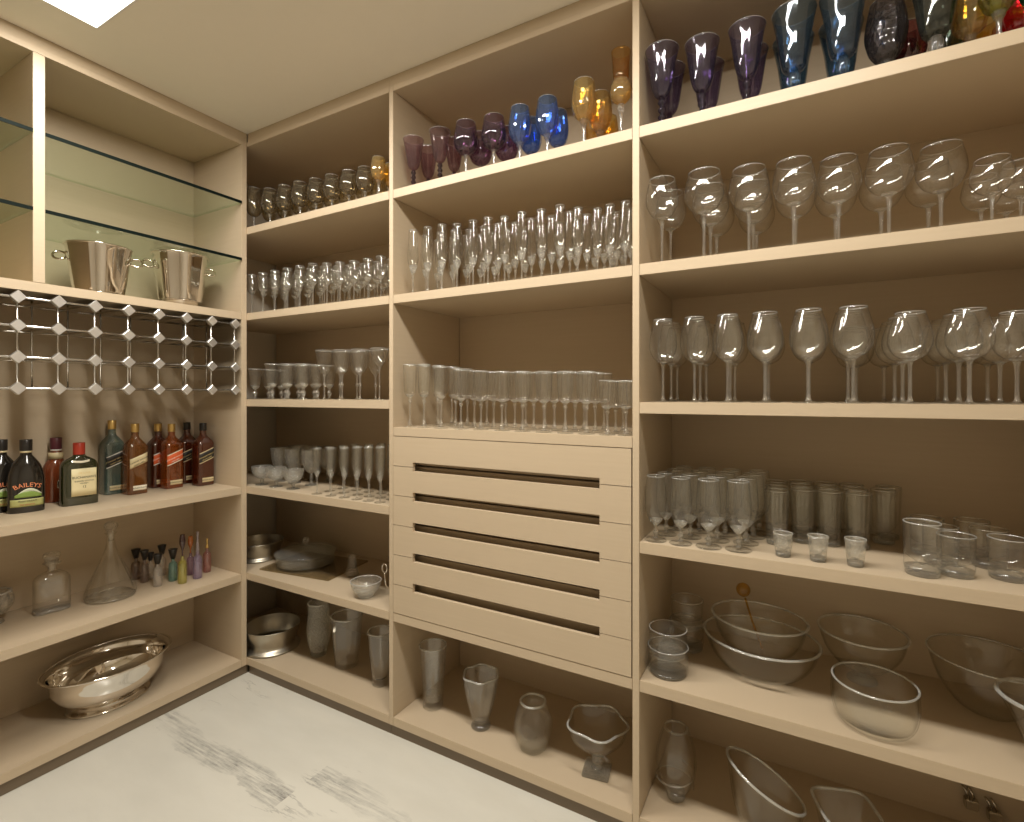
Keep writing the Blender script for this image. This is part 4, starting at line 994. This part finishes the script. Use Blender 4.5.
b = Bottle('dark red round shouldered whisky bottle with silver crest behind the cream labelled bottle', 56, 501.5, Z4, 0.086, 0.062,
           [(0.95, 0), (1.0, 0.004), (1.0, 0.10), (0.92, 0.13), (0.55, 0.155), (0.25, 0.165), (0.15, 0.19), (0.0, 0.2), (0, 0.225)], 2.6, 88, 'brown_red', neck_r=0.016, back=0.06)
b.cap('cap_maroon', 0.0185, 0.205, 0.25); b.band('white_ink', 0.199, 0.2045, 0.0178); b.band('gold_l', 0.168, 0.192, 0.0235, 'neck_label')
cr = b.decal('crest', 'steel_b', lambda u: (0.045 + 0.012 * abs(u - .5) * 2, 0.100 - 0.02 * abs(u - .5) * 2), -0.006, 0.024)
b.text(cr, '12', 0.012, 0.009, 0.032, 'ink_gold')
b = Bottle('olive green flask bottle with cream label and red foil neck', 79, 505.5, Z4, 0.112, 0.058,
           [(0.97, 0), (1.0, 0.004), (1.0, 0.13), (0.97, 0.150), (0.80, 0.166), (0.35, 0.178), (0.08, 0.186), (0.0, 0.20), (0, 0.215)], 4.5, 84, 'green_d', neck_r=0.016)
b.cap('cap_red', 0.0185, 0.190, 0.235, 'red_foil_neck'); b.decal('collar_label', 'cream_w', lambda u: (0.163 - 0.004 * math.sin(PI * u), 0.171 - 0.004 * math.sin(PI * u)), -0.026, 0.026)
l = b.decal('front_label', 'cream', lambda u: (0.034, 0.138), -0.030, 0.047)
for tx, sz, zz, mt in (('BUCHANAN\'S', 0.0118, 0.104, 'ink'), ('BLENDED SCOTCH', 0.0068, 0.090, 'ink'), ('WHISKY', 0.007, 0.081, 'ink'), ('12', 0.012, 0.068, 'ink')):
    b.text(l, tx, sz, 0.0085, zz, mt)
b.text(l, 'DE LUXE', 0.009, 0.0085, 0.121, 'ink_gold')

JW = [(0.96, 0), (1.0, 0.003), (1.0, 0.10), (1.0, 0.178), (0.92, 0.198), (0.50, 0.216), (0.12, 0.229), (0.0, 0.240), (0, 0.270)]
def square_whisky(label, px, yb, mat, lab_mat, cap_mat, ink, foot_mat, stripes=None, scale=1.0, back=0.036, low='WHISKY', w=0.074, rot=90, cap_r=0.0150):
    b = Bottle(label, px, yb, Z4, w, 0.068, [(f, z * scale) for f, z in JW], 5.5, rot, mat, back=back, neck_r=0.0135, group='square whisky bottles')
    b.cap(cap_mat, cap_r, 0.252 * scale, 0.287 * scale)
    s0 = 0.105 * scale
    l = b.decal('slanted_label', lab_mat, lambda u: (s0 + 0.026 * u, s0 + 0.040 + 0.026 * u), -w * 0.44, w * 0.45, nu=16)
    if stripes:
        for dz_ in (-0.0045, 0.0405):
            b.decal('label_stripe', stripes, lambda u, q=dz_: (s0 + q + 0.026 * u, s0 + q + 0.004 + 0.026 * u), -w * 0.44, w * 0.45, off=0.0009, nu=16)
    b.text(l, 'JOHNNIE WALKER', 0.0082, 0, s0 + 0.033, ink, shear=0.026 / (w * 0.89)); b.text(l, low, 0.007, 0, s0 + 0.020, ink, shear=0.026 / (w * 0.89))
    f = b.decal('foot_label', foot_mat, lambda u: (0.016, 0.036), -w * 0.30, w * 0.42)
    b.text(f, 'BLENDED SCOTCH', 0.0065, w * 0.06, 0.026, 'ink')
    return b
square_whisky('green tinted square whisky bottle with black slanted label beside the gold capped bottle', 112, 492, 'green_b', 'black_l', 'cap_gold', 'ink_gold', 'gold_l', 'white_ink', 1.08, 0.05, 'GREEN LABEL')
square_whisky('square whisky bottle with pale gold slanted label and long gold neck', 135, 494.5, 'whisky', 'gold_l', 'cap_gold', 'ink', 'cream_w', None, 1.03, 0.03, 'GOLD LABEL', cap_r=0.015)
square_whisky('square whisky bottle with red label standing behind the orange labelled one', 158, 485.5, 'whisky_d', 'orange_l', 'cap_gold', 'white_ink', 'gold_l', 'white_ink', 1.0, 0.045, 'RED LABEL')
square_whisky('square whisky bottle with orange red slanted label and gold cap', 171.5, 488.5, 'whisky_r', 'orange_l', 'cap_gold', 'white_ink', 'gold_l', 'cream_w', 1.0, 0.03, 'RED LABEL')
square_whisky('dark square whisky bottle with black cap, the rear one of two', 187, 482.5, 'whisky_d', 'black_l', 'cap_black', 'ink_gold', 'gold_l', 'gold_l', 1.0, 0.06, 'BLACK LABEL')
square_whisky('dark square whisky bottle with black cap nearest the corner end panel', 203, 484, 'whisky_d', 'black_l', 'cap_black', 'ink_gold', 'gold_l', 'gold_l', 1.0, -0.018, 'BLACK LABEL')

# decanters on the fifth shelf
Z5 = SH[4]
X, Y, k = atz(53, 611, Z5)
t = thing('square_decanter', 'square shouldered clear glass decanter with flat round stopper', 'decanter', (X - 0.01, Y, Z5), R_(84))
def sqf(a, b, n):
    def f(th, r, z):
        c, q = abs(math.cos(th) / a), abs(math.sin(th) / b)
        nn = n if r > 0.5 else 2.0
        s = (c ** n + q ** n) ** (-1 / n)
        m = max(0, min(1, (r - 0.2) / 0.5)); return (r * (s * m + (1 - m) * 0.05), z)
    return f
obj('decanter_body', lathe_mesh('decanter_body', M['clear'], hollow(crv([(0, 0.012), (0.92, 0.012), (1.0, 0.018), (1.0, 0.10), (0.93, 0.128), (0.55, 0.145), (0.30, 0.152), (0.28, 0.165), (0.42, 0.178)], 4), 0.04, 0.002), 48, sqf(0.053, 0.032, 4)), t)
obj('thick_base', lathe_mesh('thick_base', M['sparkle'], [(0, 0), (0.94, 0), (1.0, 0.004), (0.98, 0.0118), (0, 0.0118)], 48, sqf(0.053, 0.032, 4)), t)
obj('neck_collar', lathe_mesh('neck_collar', M['solid'], [(0.014, 0.176), (0.027, 0.178), (0.028, 0.181), (0.014, 0.183)], 24), t)
obj('stopper', lathe_mesh('stopper', M['crystal'], [(0, 0.150)] + crv([(0.009, 0.150), (0.012, 0.183), (0.014, 0.19), (0.024, 0.198), (0.026, 0.208), (0.024, 0.217)], 3) + [(0, 0.217)], 24), t)
X, Y, k = atz(112, 597, Z5)
t = thing('tall_decanter', 'tall conical clear glass decanter with knob stopper', 'decanter', (X - 0.01, Y, Z5))
obj('decanter_body', lathe_mesh('decanter_body', M['clear2'], hollow(crv([(0, 0), (0.070, 0.0), (0.082, 0.008), (0.080, 0.035), (0.055, 0.10), (0.028, 0.165), (0.016, 0.21), (0.014, 0.245), (0.021, 0.258)], 5), 0.0022, 0.006), 48,
    lambda th, r, z: (r * (1 + 0.05 * math.cos(10 * th) * (1 if 0.01 < z < 0.2 else 0)), z)), t)
obj('base_ring', tube_mesh('base_ring', M['solid'], [(0.080 * math.cos(a * PI / 24), 0.080 * math.sin(a * PI / 24), 0.006) for a in range(48)], 0.0035, 8, True), t)
obj('stopper', lathe_mesh('stopper', M['crystal'], [(0, 0.225)] + crv([(0.009, 0.225), (0.012, 0.262), (0.016, 0.268), (0.024, 0.282), (0.022, 0.294), (0.012, 0.302)], 3) + [(0, 0.302)], 24), t)
X, Y, k = atz(-7, 625, Z5)
t = thing('crystal_candy_bowl', 'footed cut crystal bowl at the viewer end beside the square decanter', 'bowl', (X - 0.02, Y, Z5))
for pn, me in bowl_parts([(0, 0.022), (0.025, 0.024), (0.048, 0.045), (0.060, 0.075), (0.052, 0.108)], gm='crystal', t=0.004, tb=0.006, seg=48, fn=lambda th, r, z: (r * (1 + 0.04 * math.cos(12 * th)), z), rimr=0.003): obj(pn, me, t)
obj('foot', lathe_mesh('foot', M['crystal'], [(0, 0), (0.036, 0), (0.034, 0.006), (0.016, 0.0215), (0, 0.0215)], 24), t)

# little scent bottles
for nm, c in (('clear', (0.80, 0.76, 0.70)), ('teal', (0.22, 0.50, 0.46)), ('yellow', (0.72, 0.68, 0.16)), ('lilac', (0.52, 0.42, 0.66)), ('rose', (0.62, 0.28, 0.26)), ('violet', (0.42, 0.26, 0.40)), ('dusky', (0.38, 0.28, 0.24))):
    M['scent_' + nm] = liquor('scent_' + nm, c, 0.16, 1.8)
M['stop_orange'] = liquor('orange_stopper_glass', (0.55, 0.16, 0.03), 0.6)
M['stop_brown'] = liquor('dark_stopper_glass', (0.05, 0.015, 0.015), 0.8)
M['stop_pale'] = liquor('pale_stopper_glass', (0.6, 0.52, 0.55), 0.25)
def scent(label, px, yb, ytop, col, style, rr=0.0165):
    X, Y, k = atz(px, yb, Z5); H = ztop(ytop, k) - Z5
    q = settle('a4', X, Y, rr, ymax=YE - 0.006, ymin=-9, xmin=XA2 + 0.004) or (X, Y)
    t = thing('scent_bottle', label, 'small bottle', (q[0], q[1], Z5), 0, 'small scent bottles in a cluster')
    hb_ = {'flat': H * 0.70, 'drop': H * 0.55, 'rod': H * 0.58, 'thin': H * 0.72}[style]
    obj('bottle_body', lathe_mesh('bottle_body', M['scent_' + col], [(0, 0)] + crv([(rr * 0.85, 0), (rr, 0.004), (rr * 0.97, hb_ * 0.72), (rr * 0.42, hb_ * 0.86), (rr * 0.40, hb_)], 4) + [(0, hb_)], 24), t)
    if style == 'flat':
        obj('stopper', lathe_mesh('stopper', M['cap_black'], [(0, hb_), (rr * 0.55, hb_), (rr * 1.05, H - 0.004), (rr * 1.05, H), (0, H)], 20), t)
    elif style == 'drop':
        m = 'stop_brown' if col == 'yellow' else 'stop_orange'
        obj('stopper', lathe_mesh('stopper', M[m], [(0, hb_)] + crv([(rr * 0.2, hb_), (rr * 0.2, H * 0.68), (rr * 0.62, H * 0.78), (rr * 0.72, H * 0.88), (rr * 0.5, H)], 4) + [(0, H)], 20), t)
    else:
        m = 'stop_pale' if style == 'rod' else 'cap_gold'
        obj('stopper', lathe_mesh('stopper', M[m], [(0, hb_)] + crv([(rr * 0.45, hb_), (rr * 0.4, hb_ + 0.01), (rr * 0.22, H * 0.85), (rr * 0.3, H)], 4) + [(0, H)], 16), t)
    return t
scent('yellow scent bottle with dark oval stopper beside the teal one', 182.5, 583, 534.6, 'yellow', 'drop')
scent('clear scent bottle with black flared cap nearest the shelf edge', 157.6, 586, 554, 'clear', 'flat')
scent('lilac scent bottle with tall slender pale stopper', 197.6, 578, 531.7, 'lilac', 'rod', 0.018)
scent('teal scent bottle with black flared cap beside the yellow one', 173, 580.5, 549, 'teal', 'flat')
scent('rose red scent bottle with thin gold stopper nearest the corner end panel', 207, 571.8, 538.6, 'rose', 'thin', 0.016)
scent('dusky scent bottle with black cap nearest the tall decanter', 136, 579, 549, 'dusky', 'flat')
scent('second dusky scent bottle with black cap from the tall decanter', 144.5, 582, 550, 'dusky', 'flat', 0.015)
scent('clear scent bottle with black cap between dusky and clear front bottles', 150.5, 579, 552.5, 'clear', 'flat', 0.013)
scent('tallest clear scent bottle with black cap behind the front bottles', 162, 575, 545, 'clear', 'flat', 0.016)
scent('violet scent bottle with orange oval stopper behind the lilac one', 190.5, 574.5, 536, 'violet', 'drop', 0.015)

# silver oval bowl on the bottom shelf
t = thing('oval_silver_bowl', 'large oval polished silver footed bowl on the bottom side shelf', 'bowl', (-2.385, 0.99, SH[5]), R_(4))
SX, SY = 0.98, 1.27
bs = crv([(0, 0.020), (0.06, 0.022), (0.115, 0.042), (0.143, 0.085), (0.150, 0.125), (0.157, 0.150), (0.168, 0.160)], 6)
obj('bowl_body', lathe_mesh('bowl_body', M['steel'], hollow(bs, 0.003, 0.004), 72, None, True, SX, SY), t)
obj('bead_rim', tube_mesh('bead_rim', M['steel'], [(0.168 * SX * math.cos(a * PI / 36), 0.168 * SY * math.sin(a * PI / 36), 0.160) for a in range(72)], 0.0042, 8, True), t)
obj('foot', lathe_mesh('foot', M['steel'], [(0, 0)] + crv([(0.108, 0.0), (0.110, 0.005), (0.094, 0.012), (0.086, 0.020)], 4) + [(0, 0.020)], 60, None, True, SX, SY), t)
